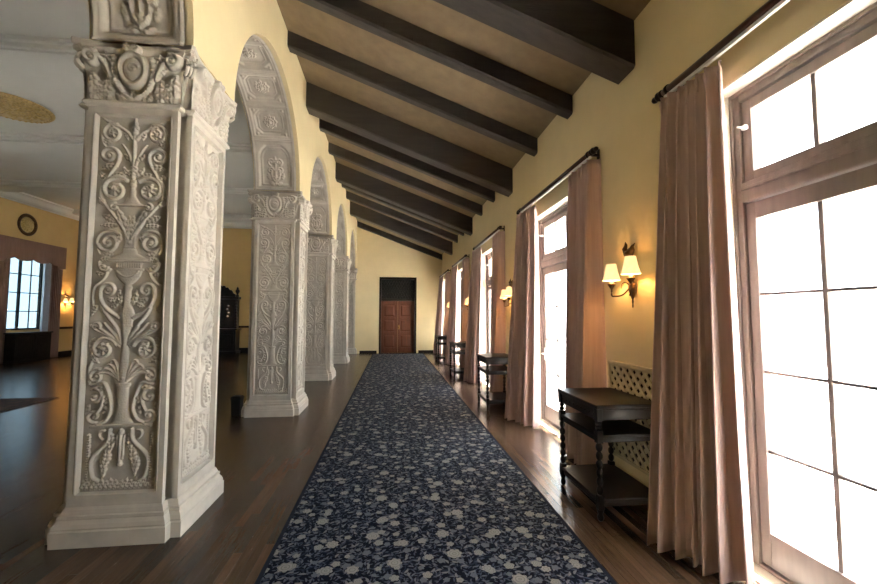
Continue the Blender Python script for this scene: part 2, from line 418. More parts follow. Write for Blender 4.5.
# ------------------------------------------------------------------ relief drawing
class HF:
    thin = 1.0
    def __init__(s, u0, u1, v0, v1, nx, ny):
        s.u = np.linspace(u0, u1, nx); s.v = np.linspace(v0, v1, ny); s.Z = np.zeros((ny, nx))
        s.U, s.V = np.meshgrid(s.u, s.v)
    def win(s, a, b, c, d):
        i0, i1 = np.searchsorted(s.u, [a, b]); j0, j1 = np.searchsorted(s.v, [c, d]); return slice(j0, j1), slice(i0, i1)
    def seg(s, p, q, r0, r1, h):
        r0 *= s.thin; r1 *= s.thin; R = max(r0, r1); w = s.win(min(p[0], q[0])-R, max(p[0], q[0])+R, min(p[1], q[1])-R, max(p[1], q[1])+R)
        U, V = s.U[w], s.V[w]
        if U.size == 0: return
        dx, dy = q[0]-p[0], q[1]-p[1]; L2 = dx*dx+dy*dy+1e-12
        t = np.clip(((U-p[0])*dx+(V-p[1])*dy)/L2, 0, 1)
        d = np.hypot(U-p[0]-t*dx, V-p[1]-t*dy); r = r0+(r1-r0)*t
        z = h*np.minimum(1, r/R+.25)*np.sqrt(np.clip(1-(d/r)**2, 0, 1)); s.Z[w] = np.maximum(s.Z[w], z)
    def stroke(s, pts, r0, r1=None, h=.024, mirror=True):
        r1 = r0 if r1 is None else r1; n = len(pts)-1
        for sg in ((1, -1) if mirror else (1,)):
            for i in range(n):
                s.seg((sg*pts[i][0], pts[i][1]), (sg*pts[i+1][0], pts[i+1][1]), r0+(r1-r0)*i/n, r0+(r1-r0)*(i+1)/n, h)
    def bez(s, ctrl, r0, r1=None, h=.024, n=14, mirror=True):
        s.stroke(curve(ctrl, n), r0, r1, h, mirror)
    def spiral(s, c, R, a0, turns, r0, r1, h=.024, ry=1.0, mirror=True, n=34, rin=.12):
        pts = []
        for i in range(n+1):
            t = i/n; a = a0+turns*2*PI*t; r = R*(1-(1-rin)*t); pts.append((c[0]+r*math.cos(a), c[1]+ry*r*math.sin(a)))
        s.stroke(pts, r0, r1, h, mirror)
        s.disc(c, r0*.95, h*1.1, mirror=mirror)
    def disc(s, c, r, h, ry=1.0, mirror=True):
        for sg in ((1, -1) if mirror else (1,)):
            x = sg*c[0]; w = s.win(x-r, x+r, c[1]-r*ry, c[1]+r*ry); d = np.hypot((s.U[w]-x)/r, (s.V[w]-c[1])/(r*ry))
            s.Z[w] = np.maximum(s.Z[w], h*np.sqrt(np.clip(1-d*d, 0, 1)))
    def leaf(s, ctrl, w, h=.024, lobes=5, mirror=True):
        w *= .5+.5*s.thin
        P = np.array(curve(ctrl, 26)); T = np.gradient(P, axis=0); T /= np.linalg.norm(T, axis=1)[:, None]+1e-9
        for sg in ((1, -1) if mirror else (1,)):
            Q = P*[sg, 1]; TT = T*[sg, 1]
            wi = s.win(Q[:, 0].min()-w, Q[:, 0].max()+w, Q[:, 1].min()-w, Q[:, 1].max()+w)
            U, V = s.U[wi], s.V[wi]
            if U.size == 0: continue
            D = (U[..., None]-Q[:, 0])**2+(V[..., None]-Q[:, 1])**2; k = D.argmin(-1); d = np.sqrt(D.min(-1)); t = k/25.
            t2 = t + .35*d/w/lobes
            hw = w*np.sin(PI*np.clip(t*.93+.07, 0, 1)**.75)*(.72+.28*np.abs(np.sin(lobes*PI*t2)))+1e-4
            q = d/hw
            z = h*(.55+.45*np.abs(np.sin(lobes*PI*t2)))*np.sqrt(np.clip(1-q*q, 0, 1))*(1-.45*np.exp(-(d/(w*.16))**2))
            s.Z[wi] = np.maximum(s.Z[wi], np.where(q < 1, z, 0))
    def prof(s, pr, h, uc=0):
        """solid of revolution in low relief: pr list of (v, halfwidth)"""
        vs_ = [p[0] for p in pr]; o = np.argsort(vs_); hw = np.interp(s.V, np.array(vs_)[o], np.array([p[1] for p in pr])[o])
        ins = (s.V >= min(vs_)) & (s.V <= max(vs_)); q = np.abs(s.U-uc)/np.maximum(hw, 1e-4)
        z = np.where(ins & (q < 1), h*np.sqrt(np.clip(1-q*q, 0, 1))*.75+h*.25, 0); s.Z = np.maximum(s.Z, z)
    def rect(s, a, b, c, d, h, mirror=False):
        for sg in ((1, -1) if mirror else (1,)):
            aa, bb = sorted((sg*a, sg*b)); w = s.win(aa, bb, c, d); s.Z[w] = np.maximum(s.Z[w], h)
    def rosette(s, c, R, n=6, h=.026, mirror=True):
        for j in range(n):
            a = 2*PI*j/n+.3; s.seg_m((c[0]+.25*R*math.cos(a), c[1]+.25*R*math.sin(a)), (c[0]+.8*R*math.cos(a), c[1]+.8*R*math.sin(a)), R*.2, R*.3, h*.8, mirror)
        s.disc(c, R*.3, h, mirror=mirror)
    def seg_m(s, p, q, r0, r1, h, mirror):
        s.seg(p, q, r0, r1, h)
        if mirror: s.seg((-p[0], p[1]), (-q[0], q[1]), r0, r1, h)
def curve(c, n):
    c = [np.array(p, float) for p in c]
    if len(c) == 2: return [tuple(c[0]+(c[1]-c[0])*i/n) for i in range(n+1)]
    if len(c) == 3: return [tuple((1-t)**2*c[0]+2*t*(1-t)*c[1]+t*t*c[2]) for t in np.linspace(0, 1, n+1)]
    if len(c) == 4: return [tuple((1-t)**3*c[0]+3*t*(1-t)**2*c[1]+3*t*t*(1-t)*c[2]+t**3*c[3]) for t in np.linspace(0, 1, n+1)]
    out = []                                    # Catmull-Rom through many points
    cc = [2*c[0]-c[1]]+c+[2*c[-1]-c[-2]]; m_ = max(3, int(n*1.6/(len(c)-1)))
    for i in range(1, len(cc)-2):
        for j in range(m_):
            t = j/m_; a, b, d, e = cc[i-1:i+3]
            out.append(tuple(.5*((2*b)+(d-a)*t+(2*a-5*b+4*d-e)*t*t+(3*b-a-3*d+e)*t**3)))
    out.append(tuple(c[-1])); return out

PW, PH = .506, 2.77
def shaft_panel():
    f = HF(-PW/2, PW/2, 0, PH, 125, 640); f.thin = .78
    KX, KY = .00618, PH/395
    P = lambda dx, y: (dx*KX, PH-(y-113)*KY)
    px = KX
    # 1 crown of the candelabrum: stem, buds, two pairs of scrolls
    f.stroke([P(0, 114), P(0, 180)], 2.2*px, 3.0*px, .026)
    f.leaf([P(0, 132), P(0, 122), P(0, 113)], 5*px, .026, 3, False)
    f.disc(P(0, 131), 4*px, .032); f.disc(P(0, 131), 2*px, .036)
    f.bez([P(2, 137), P(12, 122), P(22, 126), P(37, 115)], 3*px, 1.5*px, .024); f.leaf([P(16, 126), P(26, 122), P(37, 115)], 5*px, .022, 3)
    f.spiral(P(25, 131), 12*px, PI*.6, -1.7, 2.8*px, 1.6*px, .028); f.rosette(P(25, 131), 6*px, 6, .028)
    f.bez([P(37, 131), P(38, 140), P(33, 146)], 2.6*px, 1.2*px)
    f.leaf([P(28, 142), P(34, 141), P(38, 136)], 4*px, .022, 3); f.leaf([P(12, 130), P(9, 134), P(8, 139)], 3*px, .02, 3)
    f.bez([P(2, 166), P(5, 152), P(14, 143)], 2.4*px, 1.2*px, .02); f.leaf([P(3, 160), P(9, 158), P(12, 152)], 3.5*px, .022, 3)
    f.spiral(P(28, 156), 11*px, PI*.95, -1.5, 3.1*px, 1.6*px, .028)
    f.bez([P(17, 154), P(16, 166), P(24, 170), P(28, 180)], 3.2*px, 2*px, .026); f.leaf([P(19, 168), P(30, 166), P(37, 170)], 5*px, .022, 4)
    f.leaf([P(3, 176), P(10, 174), P(12, 166)], 4*px, .022, 3); f.leaf([P(0, 178), P(0, 170), P(0, 160)], 6*px, .028, 4, False)
    # 2 large rosettes in spirals and the leafy cup
    f.spiral(P(19, 193), 16.5*px, PI*.75, -1.5, 3.4*px, 2.2*px, .03); f.rosette(P(19, 193), 9*px, 7, .032)
    f.bez([P(28, 180), P(37, 186), P(38, 200), P(31, 206)], 2.8*px, 1.5*px, .024)
    f.leaf([P(30, 180), P(36, 178), P(39, 172)], 4.5*px, .022, 3); f.leaf([P(10, 178), P(18, 174), P(26, 178)], 4*px, .022, 4)
    f.disc(P(0, 188), 4*px, .03); f.prof([(P(0, 182)[1], 4*px), (P(0, 190)[1], 3*px), (P(0, 200)[1], 4*px), (P(0, 207)[1], 9*px), (P(0, 210)[1], 15*px)], .022)
    f.stroke([P(-16, 210), P(16, 210)], 1.6*px, 1.6*px, .024, False)
    f.bez([P(2, 246), P(10, 230), P(26, 214), P(36, 203)], 3*px, 1.5*px, .026); f.leaf([P(30, 210), P(36, 205), P(38, 198)], 4.5*px, .022, 3)
    f.leaf([P(3, 243), P(9, 228), P(14, 216), P(20, 210)], 6.5*px, .026, 5); f.spiral(P(19, 212), 5*px, PI*.5, -1.2, 2.4*px, 1.4*px, .028)
    f.leaf([P(0, 244), P(1, 232), P(3, 218)], 6*px, .028, 5); f.leaf([P(18, 228), P(27, 222), P(34, 221)], 5*px, .018, 4)
    f.leaf([P(16, 232), P(26, 231), P(37, 232)], 4*px, .018, 5)
    # 3 scrolls on either side of the lid block
    f.spiral(P(24, 250), 12*px, -PI*.1, -1.5, 3*px, 1.8*px, .028); f.bez([P(14, 241), P(24, 233), P(38, 240), P(37, 252)], 2.8*px, 2*px, .024)
    f.bez([P(37, 250), P(36, 258), P(33, 262)], 2.4*px, 1*px, .022); f.leaf([P(15, 250), P(11, 245), P(13, 238)], 4*px, .022, 3); f.leaf([P(30, 259), P(22, 264), P(17, 262)], 4*px, .022, 4)
    f.rect(-6.5*px, 6.5*px, P(0, 256)[1], P(0, 243)[1], .018); f.disc(P(0, 250), 4.6*px, .026); f.disc(P(0, 250), 2*px, .032)
    # the urn
    f.prof([(P(0, 257)[1], 7*px), (P(0, 262)[1], 9*px), (P(0, 265)[1], 15*px), (P(0, 267)[1], 19*px)], .024)
    f.prof([(P(0, 267)[1], 24*px), (P(0, 271)[1], 24*px)], .03)
    f.prof([(P(0, 271)[1], 15*px), (P(0, 278)[1], 14*px)], .020)
    for i in range(-5, 6): f.stroke([P(i*2.6, 272.5), P(i*2.6, 276.5)], .9*px, .9*px, .027, False)
    f.prof([(P(0, 278)[1], 17*px), (P(0, 280)[1], 17*px)], .028)
    f.prof([(P(0, 280)[1], 15*px), (P(0, 286)[1], 13.5*px), (P(0, 291)[1], 9*px), (P(0, 295)[1], 4*px)], .027)
    f.bez([P(-12, 281), P(0, 293), P(12, 281)], 1.5*px, 1.5*px, .031, mirror=False); f.leaf([P(0, 290), P(0, 286), P(0, 282)], 3*px, .032, 3, False)
    f.leaf([P(22, 268), P(30, 267), P(34, 273)], 4.5*px, .026, 4); f.bez([P(33, 272), P(34, 280), P(25, 284), P(20, 279)], 2.6*px, 1.6*px, .026); f.spiral(P(28, 277), 5*px, PI, 1.2, 2*px, 1.2*px, .026)
    f.bez([P(24, 283), P(26, 292), P(36, 294), P(37, 299)], 2.4*px, 1.3*px, .024); f.leaf([P(28, 284), P(34, 285), P(37, 280)], 3.5*px, .02, 3)
    # 4 lyre scrolls and stem
    f.prof([(P(0, 295)[1], 3*px), (P(0, 298)[1], 5*px), (P(0, 302)[1], 3.6*px), (P(0, 318)[1], 5*px), (P(0, 326)[1], 9*px), (P(0, 328)[1], 10*px)], .026)
    f.bez([P(8, 330), P(24, 322), P(34, 312), P(29, 298)], 3.2*px, 2.6*px, .028); f.spiral(P(21, 301), 9*px, 0.1, 1.35, 2.8*px, 1.5*px, .028)
    f.leaf([P(22, 310), P(15, 314), P(12, 308)], 4*px, .022, 4); f.leaf([P(18, 318), P(13, 318), P(9, 312)], 4*px, .022, 4); f.leaf([P(6, 316), P(10, 306), P(9, 299)], 4.5*px, .024, 4)
    f.bez([P(36, 296), P(40, 304), P(37, 318)], 2*px, 1.2*px, .022); f.leaf([P(33, 318), P(38, 322), P(39, 330)], 4*px, .02, 4)
    # 5 cup, trunk, rosettes and palm fans
    f.prof([(P(0, 328)[1], 10*px), (P(0, 331)[1], 8*px), (P(0, 337)[1], 6.5*px), (P(0, 340)[1], 7.5*px)], .026)
    f.bez([P(26, 320), P(20, 334), P(8, 338), P(5, 352)], 3*px, 2*px, .026)
    for a, b, c in ((14, 339, 346), (24, 336, 350), (33, 338, 352)):
        f.bez([P(4, 358), P(a*.5, c-4), P(a*.8, b+6), P(a, b)], 2.6*px, 1.6*px, .024)
    f.spiral(P(33, 339), 5*px, PI*1.2, -1.3, 2.2*px, 1.2*px, .026); f.bez([P(6, 360), P(18, 345), P(34, 346), P(39, 338)], 2.8*px, 1.4*px, .024)
    f.prof([(P(0, 338)[1], 6*px), (P(0, 356)[1], 3*px), (P(0, 366)[1], 4*px), (P(0, 388)[1], 5.5*px), (P(0, 398)[1], 4*px)], .028)
    f.spiral(P(23, 363), 14.5*px, PI*.9, -1.5, 3.2*px, 2*px, .03); f.rosette(P(23, 363), 8*px, 7, .032)
    f.leaf([P(34, 352), P(39, 358), P(38, 368)], 4*px, .022, 4); f.leaf([P(36, 368), P(33, 376), P(26, 378)], 4*px, .022, 4)
    for i in range(4):
        f.bez([P(4, 396), P(7+i*3.2, 376+i*3), P(12+i*4, 371+i*5), P(15+i*6, 377+i*5)], 2.2*px, 1.4*px, .024)
    f.spiral(P(29, 391), 8.5*px, PI*.6, -1.35, 2.6*px, 1.5*px, .028); f.bez([P(35, 376), P(40, 386), P(36, 400)], 2.4*px, 1.2*px, .024)
    f.disc(P(0, 393), 3*px, .034); f.leaf([P(0, 396), P(0, 384), P(0, 370)], 3.5*px, .032, 6, False)
    # 6 baluster with S scrolls
    f.prof([(P(0, 398)[1], 8*px), (P(0, 401)[1], 8*px), (P(0, 403)[1], 6*px), (P(0, 420)[1], 6.5*px), (P(0, 434)[1], 9*px), (P(0, 440)[1], 13*px)], .03)
    f.bez([P(34, 400), P(22, 398), P(17, 404), P(13, 416), P(12, 426), P(17, 436), P(26, 440)], 2.8*px, 2.2*px, .028); f.spiral(P(30, 432), 8*px, PI*1.4, 1.3, 2.6*px, 1.5*px, .026)
    f.spiral(P(30, 412), 9*px, PI*.5, 1.0, 3*px, 1.6*px, .028); f.bez([P(21, 412), P(21, 422), P(27, 428)], 3*px, 2*px, .026)
    for i in range(4): f.disc(P(17+i*.8, 414+i*5), 2.2*px, .026)
    f.leaf([P(20, 405), P(28, 402), P(37, 406)], 4*px, .022, 4); f.leaf([P(36, 420), P(39, 428), P(38, 438)], 3.5*px, .02, 4)
    f.rect(-34*px, 34*px, P(0, 444)[1], P(0, 441)[1], .022)
    # 7 foot: lyre legs, drop, husk chains, ground foliage
    f.stroke([P(0, 446), P(0, 452), P(0, 480)], 2*px, 3.4*px, .028, False); f.disc(P(0, 449), 4*px, .03); f.disc(P(0, 481), 3.4*px, .03)
    f.stroke([P(4, 452), P(3, 476)], 1.3*px, 1*px, .022)
    f.bez([P(12, 446), P(14, 458), P(30, 474), P(29, 492), P(22, 498)], 2.8*px, 3*px, .028)
    f.leaf([P(11, 450), P(9, 462), P(12, 470)], 5.5*px, .024, 5); f.leaf([P(14, 466), P(13, 478), P(19, 486)], 6*px, .024, 5); f.leaf([P(20, 476), P(15, 486), P(18, 496)], 5*px, .024, 4)
    f.bez([P(18, 447), P(26, 446), P(24, 454), P(19, 456)], 2*px, 1.2*px, .024)
    for i in range(9): f.leaf([P(34.5, 450+i*5.2), P(34, 453+i*5.2), P(34.5, 457+i*5.2)], 3.4*px*(.7+.3*math.sin(PI*(i+1)/10)), .026, 2)
    for i in range(8): f.leaf([P(1+i*5, 506), P(2+i*5, 501), P(4.5+i*5, 496-2*(i % 2))], 4*px, .026, 3); f.disc(P(4+i*5, 503), 2.2*px, .028)
    rng = np.random.RandomState(3); f.Z += .0006*rng.randn(*f.Z.shape)*(f.Z > .002)
    f.Z[0, :] = f.Z[-1, :] = 0; f.Z[:, 0] = f.Z[:, -1] = 0
    return f
hfp = shaft_panel()
# panel mesh in local frame: u along +X, up +Z, outwards -Y
mp = MB(); mp.grid(np.stack([hfp.U, -hfp.Z*.78, hfp.V], -1)); ME_PANEL = mp.mesh('carved_panel', M_stone)

# capital face: u in +-.34, height .42
def capital_face():
    f = HF(-.36, .36, 0, .44, 110, 72)
    f.leaf([(.30, 0), (.30, .1), (.28, .2), (.33, .25)], .05, .035, 5); f.leaf([(.20, 0), (.2, .08), (.17, .15), (.22, .2)], .055, .035, 5)
    f.leaf([(.08, 0), (.11, .05), (.13, .1)], .04, .028, 4); f.leaf([(.25, .02), (.25, .1), (.25, .17)], .03, .04, 4)
    f.bez([(.02, .035), (.12, .05), (.17, .2), (.13, .34)], .022, .028, .032, 22)
    for t in np.linspace(.08, .95, 12):
        q = curve([(.02, .035), (.12, .05), (.17, .2), (.13, .34)], 50)[int(t*50)]; f.disc(q, .017, .045)
    f.bez([(.17, .18), (.19, .3), (.25, .36), (.32, .36)], .016, .03, .04, 20); f.spiral((.285, .325), .055, PI*.6, -1.6, .02, .011, .06)
    f.rosette((.19, .34), .04, 5, .04); f.leaf([(.16, .22), (.2, .26), (.24, .27)], .03, .03, 4)
    # shield
    d = np.hypot(f.U/.115, (f.V-.245)/.145); z = np.where(d < 1, .052*np.clip((1-d)*7, 0, 1)**.5, 0)
    z = np.where(d < .74, .052-.02*np.clip((.74-d)*8, 0, 1)+.02*np.sqrt(np.clip(1-(d/.6)**2, 0, 1)), z); f.Z = np.maximum(f.Z, z)
    f.spiral((.012, .25), .04, .4, 1.2, .012, .008, .066, mirror=False); f.leaf([(-.03, .2), (0, .25), (.03, .3)], .02, .064, 3, False)
    f.spiral((.035, .40), .028, PI, -1.3, .014, .009, .06); f.rect(-.03, .03, .37, .43, .045)
    f.leaf([(.0, .03), (.0, .05), (.0, .1)], .05, .034, 3, False)
    return f
hfc = capital_face()
t = hfc.V/.44; bell = .012+.045*np.clip(t, 0, 1)**2.2; fl = 1+.10*t**2
mc = MB(); mc.grid(np.stack([hfc.U*fl*.93, -(hfc.Z+bell), hfc.V], -1)); ME_CAPF = mc.mesh('carved_face', M_stone)

FA, FP = .315, .385                           # face half width, plane distance
def cross(o, ymax=None):
    a, p = FA+o, FP+o
    q = [(-a, -p), (a, -p), (a, -a-.008), (p-.0, -a-.008), (p, a), (a+.0, a), (a, p), (-a, p), (-a, a), (-p, a), (-p, -a), (-a, -a)]
    q = [(-a, -p), (a, -p), (a, -a), (p, -a), (p, a), (a, a), (a, p), (-a, p), (-a, a), (-p, a), (-p, -a), (-a, -a)]
    if ymax is not None: q = [(x, min(y, ymax)) for x, y in q]
    return q
def ring(o, z, ymax=None): return [(x, y, z) for x, y in cross(o, ymax)]
def column_meshes(ymax=None):
    out = {}
    m = MB(); m.loft([ring(o, z, ymax) for z, o in ((0, .06), (.105, .06), (.115, .052), (.125, .054), (.15, .046), (.175, .03), (.182, .034), (.20, .034), (.206, .022), (.235, .012), (.25, .002))])
    out['base'] = m.mesh('base', M_stone)
    m = MB(); zb, zt = .245, 3.19; d = .036
    m.loft([ring(-d, zb, ymax), ring(-d, zt, ymax)])
    hw = PW/2; pz0, pz1 = .34, .34+PH
    def frame(mat, full=True):
        def bx(x0, x1, z0, z1, y0=-FP, y1=-FP+d+.004):
            t = MB(); t.box(x0, x1, y0, y1, z0, z1); m.add([mat @ Vector(v) for v in t.v], t.f)
        def bevel(p0, p1, p2, p3): m.add([mat @ Vector(v) for v in (p0, p1, p2, p3)], [(0, 1, 2, 3)])
        bx(-FA, -hw-.012, zb, zt); bx(hw+.012, FA, zb, zt); bx(-hw-.012, hw+.012, zb, pz0-.012); bx(-hw-.012, hw+.012, pz1+.012, zt)
        yo, yi = -FP, -FP+d-.002; e = .012
        bevel((-hw-e, yo, pz0-e), (-hw, yi, pz0), (-hw, yi, pz1), (-hw-e, yo, pz1+e)); bevel((hw, yi, pz0), (hw+e, yo, pz0-e), (hw+e, yo, pz1+e), (hw, yi, pz1))
        bevel((-hw-e, yo, pz0-e), (hw+e, yo, pz0-e), (hw, yi, pz0), (-hw, yi, pz0)); bevel((-hw, yi, pz1), (hw, yi, pz1), (hw+e, yo, pz1+e), (-hw-e, yo, pz1+e))
        for x in (-hw-.018, hw+.018):
            t = MB(); t.tube([(x, -FP, pz0), (x, -FP, pz1)], .006, 6); m.add([mat @ Vector(v) for v in t.v], t.f, True)
    for q in range(4 if ymax is None else 1): frame(Matrix.Rotation(q*PI/2, 4, 'Z'))
    out['shaft'] = m.mesh('shaft', M_stone)
    # capital: necking mould + bell core
    m = MB(); m.loft([ring(o, z, ymax) for z, o in ((3.172, .0), (3.182, .022), (3.197, .03), (3.212, .022), (3.222, .004), (3.235, -.004), (3.405, .0), (3.56, .02), (3.605, .05))])
    out['capital'] = m.mesh('capital', M_stone)
    # abacus with hollowed sides
    m = MB(); rings = []
    for z, o in ((3.581, .0), (3.591, .022), (3.611, .026), (3.621, .012), (3.636, .03), (3.668, .034)):
        L = .415+o; c = []
        for q in range(4):
            for i in range(9):
                s_ = -1+2*i/8; x = s_*(L-.03); y = -(L-.055*(1-s_*s_)-.012)
                a = q*PI/2; c.append((x*math.cos(a)-y*math.sin(a), x*math.sin(a)+y*math.cos(a), z))
        if ymax is not None: c = [(x, min(y, ymax), zz) for x, y, zz in c]
        rings.append(c)
    m.loft(rings); out['abacus'] = m.mesh('abacus', M_stone)
    # corner volute, in the diagonal plane (outwards = -Y before turning)
    m = MB(); pts = []
    for i in range(30):
        t_ = i/29; a = PI*.5+2*PI*1.5*t_; r = .062*(1-.82*t_); pts.append((0, -.0+r*math.cos(a), r*math.sin(a)))
    for s_ in (-.022, 0, .022): m.tube([(s_, y, z) for _, y, z in pts], [.017*(1-.4*i/29) for i in range(30)], 6)
    m.tube([(0, .10, -.2), (0, .075, -.1), (0, .05, .02), (0, .0, .062)], [.03, .025, .024, .022], 8)
    m.tube([(-.03, 0, 0), (.03, 0, 0)], .02, 8)
    out['volute'] = m.mesh('volute', M_stone)
    return out
CM = column_meshes()
def build_column(loc, label, me, faces=4):
    t = thing('column', label, 'column', loc, 0, 'carved stone columns of the arcade', 'thing')
    put('base', me['base'], t); put('shaft', me['shaft'], t)
    for q in range(faces):
        a = q*PI/2; put('carved_panel', ME_PANEL, t, (-(FP-.0365)*-math.sin(a), -(FP-.0365)*math.cos(a), .34), (0, 0, a))
    c = put('capital', me['capital'], t); put('abacus', me['abacus'], c)
    for q in range(faces):
        a = q*PI/2; put('carved_face', ME_CAPF, c, (FP*.97*math.sin(a), -FP*.97*math.cos(a), 3.216), (0, 0, a), (1, .9, .95))
    for q in range(4 if faces == 4 else 0):
        a = PI/4+q*PI/2; d = .515; put('volute', me['volute'], c, (d*math.sin(a), -d*math.cos(a), 3.512), (0, 0, a))
    if faces == 1:
        for a in (-PI/4, PI/4): put('volute', me['volute'], c, (.515*math.sin(a), -.515*math.cos(a), 3.512), (0, 0, a))
    return t
LAB = ['huge carved stone column standing closest, its whole front face visible', 'carved stone column with a small black bin at its foot',
       'carved stone column between the one with the bin and the slimmer far ones', 'slim looking carved stone column just before the end wall pilaster']
c0 = build_column((CX-.025, CY[0], 0), LAB[0], CM)
for i in range(1, 4): dup(c0, (CX, CY[i], 0), LAB[i])
yr = 17.44+.06+FP
CMr = column_meshes(YE-.004-yr)
build_column((CX, yr, 0), 'carved stone half column set against the end wall', CMr, 1)

# ------------------------------------------------------------------ coffered arches
SW = .66; RS = R_A-.012
def coffer(ang, kind):
    L = RS*math.radians(ang); nx, ny = (60, 76 if kind == 'niche' else 52)
    f = HF(-SW/2, SW/2, 0, L, nx, ny); U, V = f.U, f.V
    hw = SW/2-.07; b = .05
    if kind == 'niche':
        v0, v1 = .06, L-.07; rr = hw-.03; cy = v1-rr
        din = np.where(V > cy, rr+.03-np.hypot(U, V-cy), np.minimum(hw-np.abs(U), V-v0)); din = np.minimum(din, np.minimum(hw-np.abs(U), np.minimum(V-v0, v1-V)))
        Z = -.045*np.clip(din/.03, 0, 1)+.012*np.exp(-((din-.05)/.012)**2)
        f.Z[:] = 0; w = .012
        f.bez([(.0, .14), (.06, .2), (.1, .3), (.03, .36)], w, w*.7, .03); f.spiral((.075, .33), .05, PI, -1.4, w, .007, .034); f.spiral((.06, .46), .055, -PI*.4, 1.4, w, .008, .034)
        f.stroke([(0, .12), (0, .52)], .014, .008, .03, False); f.leaf([(0, .42), (0, .48), (0, .56)], .035, .034, 4, False); f.leaf([(.03, .1), (.07, .14), (.11, .14)], .03, .03, 3); f.rosette((.0, .2), .05, 6, .034, False); f.leaf([(.1, .2), (.12, .25), (.13, .3)], .03, .026, 3)
        Z = Z+f.Z
    else:
        c = L/2; hv = L/2-b; sq = np.minimum(hw-np.abs(U), hv-np.abs(V-c))
        oc = np.minimum(sq, (hw+hv)*.74-(np.abs(U)+np.abs(V-c)))-.03
        Z = -.022*np.clip(sq/.02, 0, 1)-.035*np.clip(oc/.03, 0, 1)+.014*np.exp(-((oc-.045)/.010)**2)
        f.Z[:] = 0
        for sx in (-1, 1):
            for sy in (-1, 1): f.disc((sx*(hw-.045), c+sy*(hv-.04)), .022, .018, mirror=False)
        Z = Z+f.Z
    # edge beads
    Z = Z+.012*np.exp(-((np.abs(U)-(SW/2-.025))/.010)**2)+.010*np.exp(-((V-.012)/.008)**2)+.010*np.exp(-((V-L+.012)/.008)**2)
    th = V/RS; r = RS-Z
    # local frame: angle from start, axis X, start at angle 0 pointing +Y, up +Z
    m = MB(); m.grid(np.stack([U, r*np.cos(th), r*np.sin(th)], -1), flip=True)
    return m.mesh('coffer_panel', M_stone)
def rosette_mesh():
    f = HF(-.13, .13, -.13, .13, 52, 52)
    for j in range(8):
        a = 2*PI*j/8; f.leaf([(.03*math.cos(a), .03*math.sin(a)), (.07*math.cos(a+.15), .07*math.sin(a+.15)), (.118*math.cos(a), .118*math.sin(a))], .042, .03, 2, False)
    for j in range(6):
        a = 2*PI*j/6+.3; f.leaf([(.01*math.cos(a), .01*math.sin(a)), (.04*math.cos(a+.2), .04*math.sin(a+.2)), (.072*math.cos(a), .072*math.sin(a))], .032, .05, 2, False)
    f.disc((0, 0), .028, .07, mirror=False)
    m = MB(); m.grid(np.stack([f.U, f.V, f.Z], -1)); return m.mesh('rosette', M_stone)
ME_N, ME_O, ME_K, ME_R = coffer(33, 'niche'), coffer(22, 'oct'), coffer(26-1e-3, 'oct'), rosette_mesh()
def build_arch(yc, label):
    t = thing('coffered_arch', label, 'arch', (CX, yc, Z_SP), 0, 'coffered stone arches of the arcade', 'thing')
    segs = [(0, 33, ME_N), (33, 22, ME_O), (55, 22, ME_O), (77, 26, ME_K), (103, 22, ME_O), (125, 22, ME_O)]
    for a, w, me in segs:
        p = put('coffer_panel', me, t, (0, 0, 0), (math.radians(a), 0, 0))
        if me is not ME_N:
            h = math.radians(w/2); r = RS+.045
            # rosette normal points to the arch centre
            put('rosette', ME_R, p, (0, r*math.cos(h), r*math.sin(h)), (h+PI/2, 0, 0))
    put('coffer_panel', ME_N, t, (0, 0, 0), (0, 0, PI))
    return t
AL = ['coffered stone arch overhead, just its foot showing above the closest column', 'wide coffered stone arch springing between the closest column and the column with the bin',
      'coffered stone arch springing on from the column with the bin', 'narrow looking coffered arch two bays past the closest column arch', 'last coffered stone arch, ending at the end wall half column']
a0 = build_arch(bays[0], AL[0])
for i in range(1, 5): dup(a0, (CX, bays[i], Z_SP), AL[i])

# ------------------------------------------------------------------ ceiling beams
def beam_mesh(depth, width):
    m = MB(); rings = []; b = .022
    for x in (XW+.006, XR-.006):
        zt = ceil_z(x)-.004; zb = zt-depth
        rings.append([(x, 0, zt), (x, 0, zb+b), (x, b, zb), (x, width-b, zb), (x, width, zb+b), (x, width, zt)])
    m.loft(rings); return m.mesh('ceiling_beam', M_beam)
ME_BIG, ME_SM = beam_mesh(.45, .30), beam_mesh(.23, .17)
beams = []
for j in range(-1, 4):
    y = (3.30, 7.05, 10.76, 14.44)[j] if j >= 0 else -.3
    beams += [(y, ME_BIG), (y+1.27, ME_SM), (y+2.47, ME_SM)]
beams = [b for b in beams if b[0] > .9][:-1]
beams[-1] = (YE-.19, ME_SM)
names = {}
order = ['second', 'third', 'fourth', 'fifth', 'sixth', 'seventh', 'eighth', 'ninth', 'tenth', 'eleventh', 'twelfth']
nb = ns = 0
for y, me in beams:
    o = put('ceiling_beam', me, None, (0, y, 0))
    if me is ME_BIG:
        l = 'heavy deep dark ceiling beam, ' + ['closest and biggest, over the first curtain', 'second heavy one from the viewer', 'third heavy one from the viewer', 'farthest heavy one toward the end wall'][nb]; nb += 1
    else:
        l = 'thin dark ceiling beam, ' + ('lying flat against the end wall' if y > YE-.3 else ['overhead before the first heavy beam', 'also overhead before the first heavy beam', 'first after the closest heavy beam', 'second after the closest heavy beam', 'first after the second heavy beam', 'second after the second heavy beam', 'first after the third heavy beam', 'second after the third heavy beam', 'first after the farthest heavy beam', 'x'][ns + (1 if beams[0][1] is ME_SM and beams[1][1] is not ME_SM else 0)]); ns += 1
    tag(o, l, 'beam', 'dark ceiling beams', 'thing')

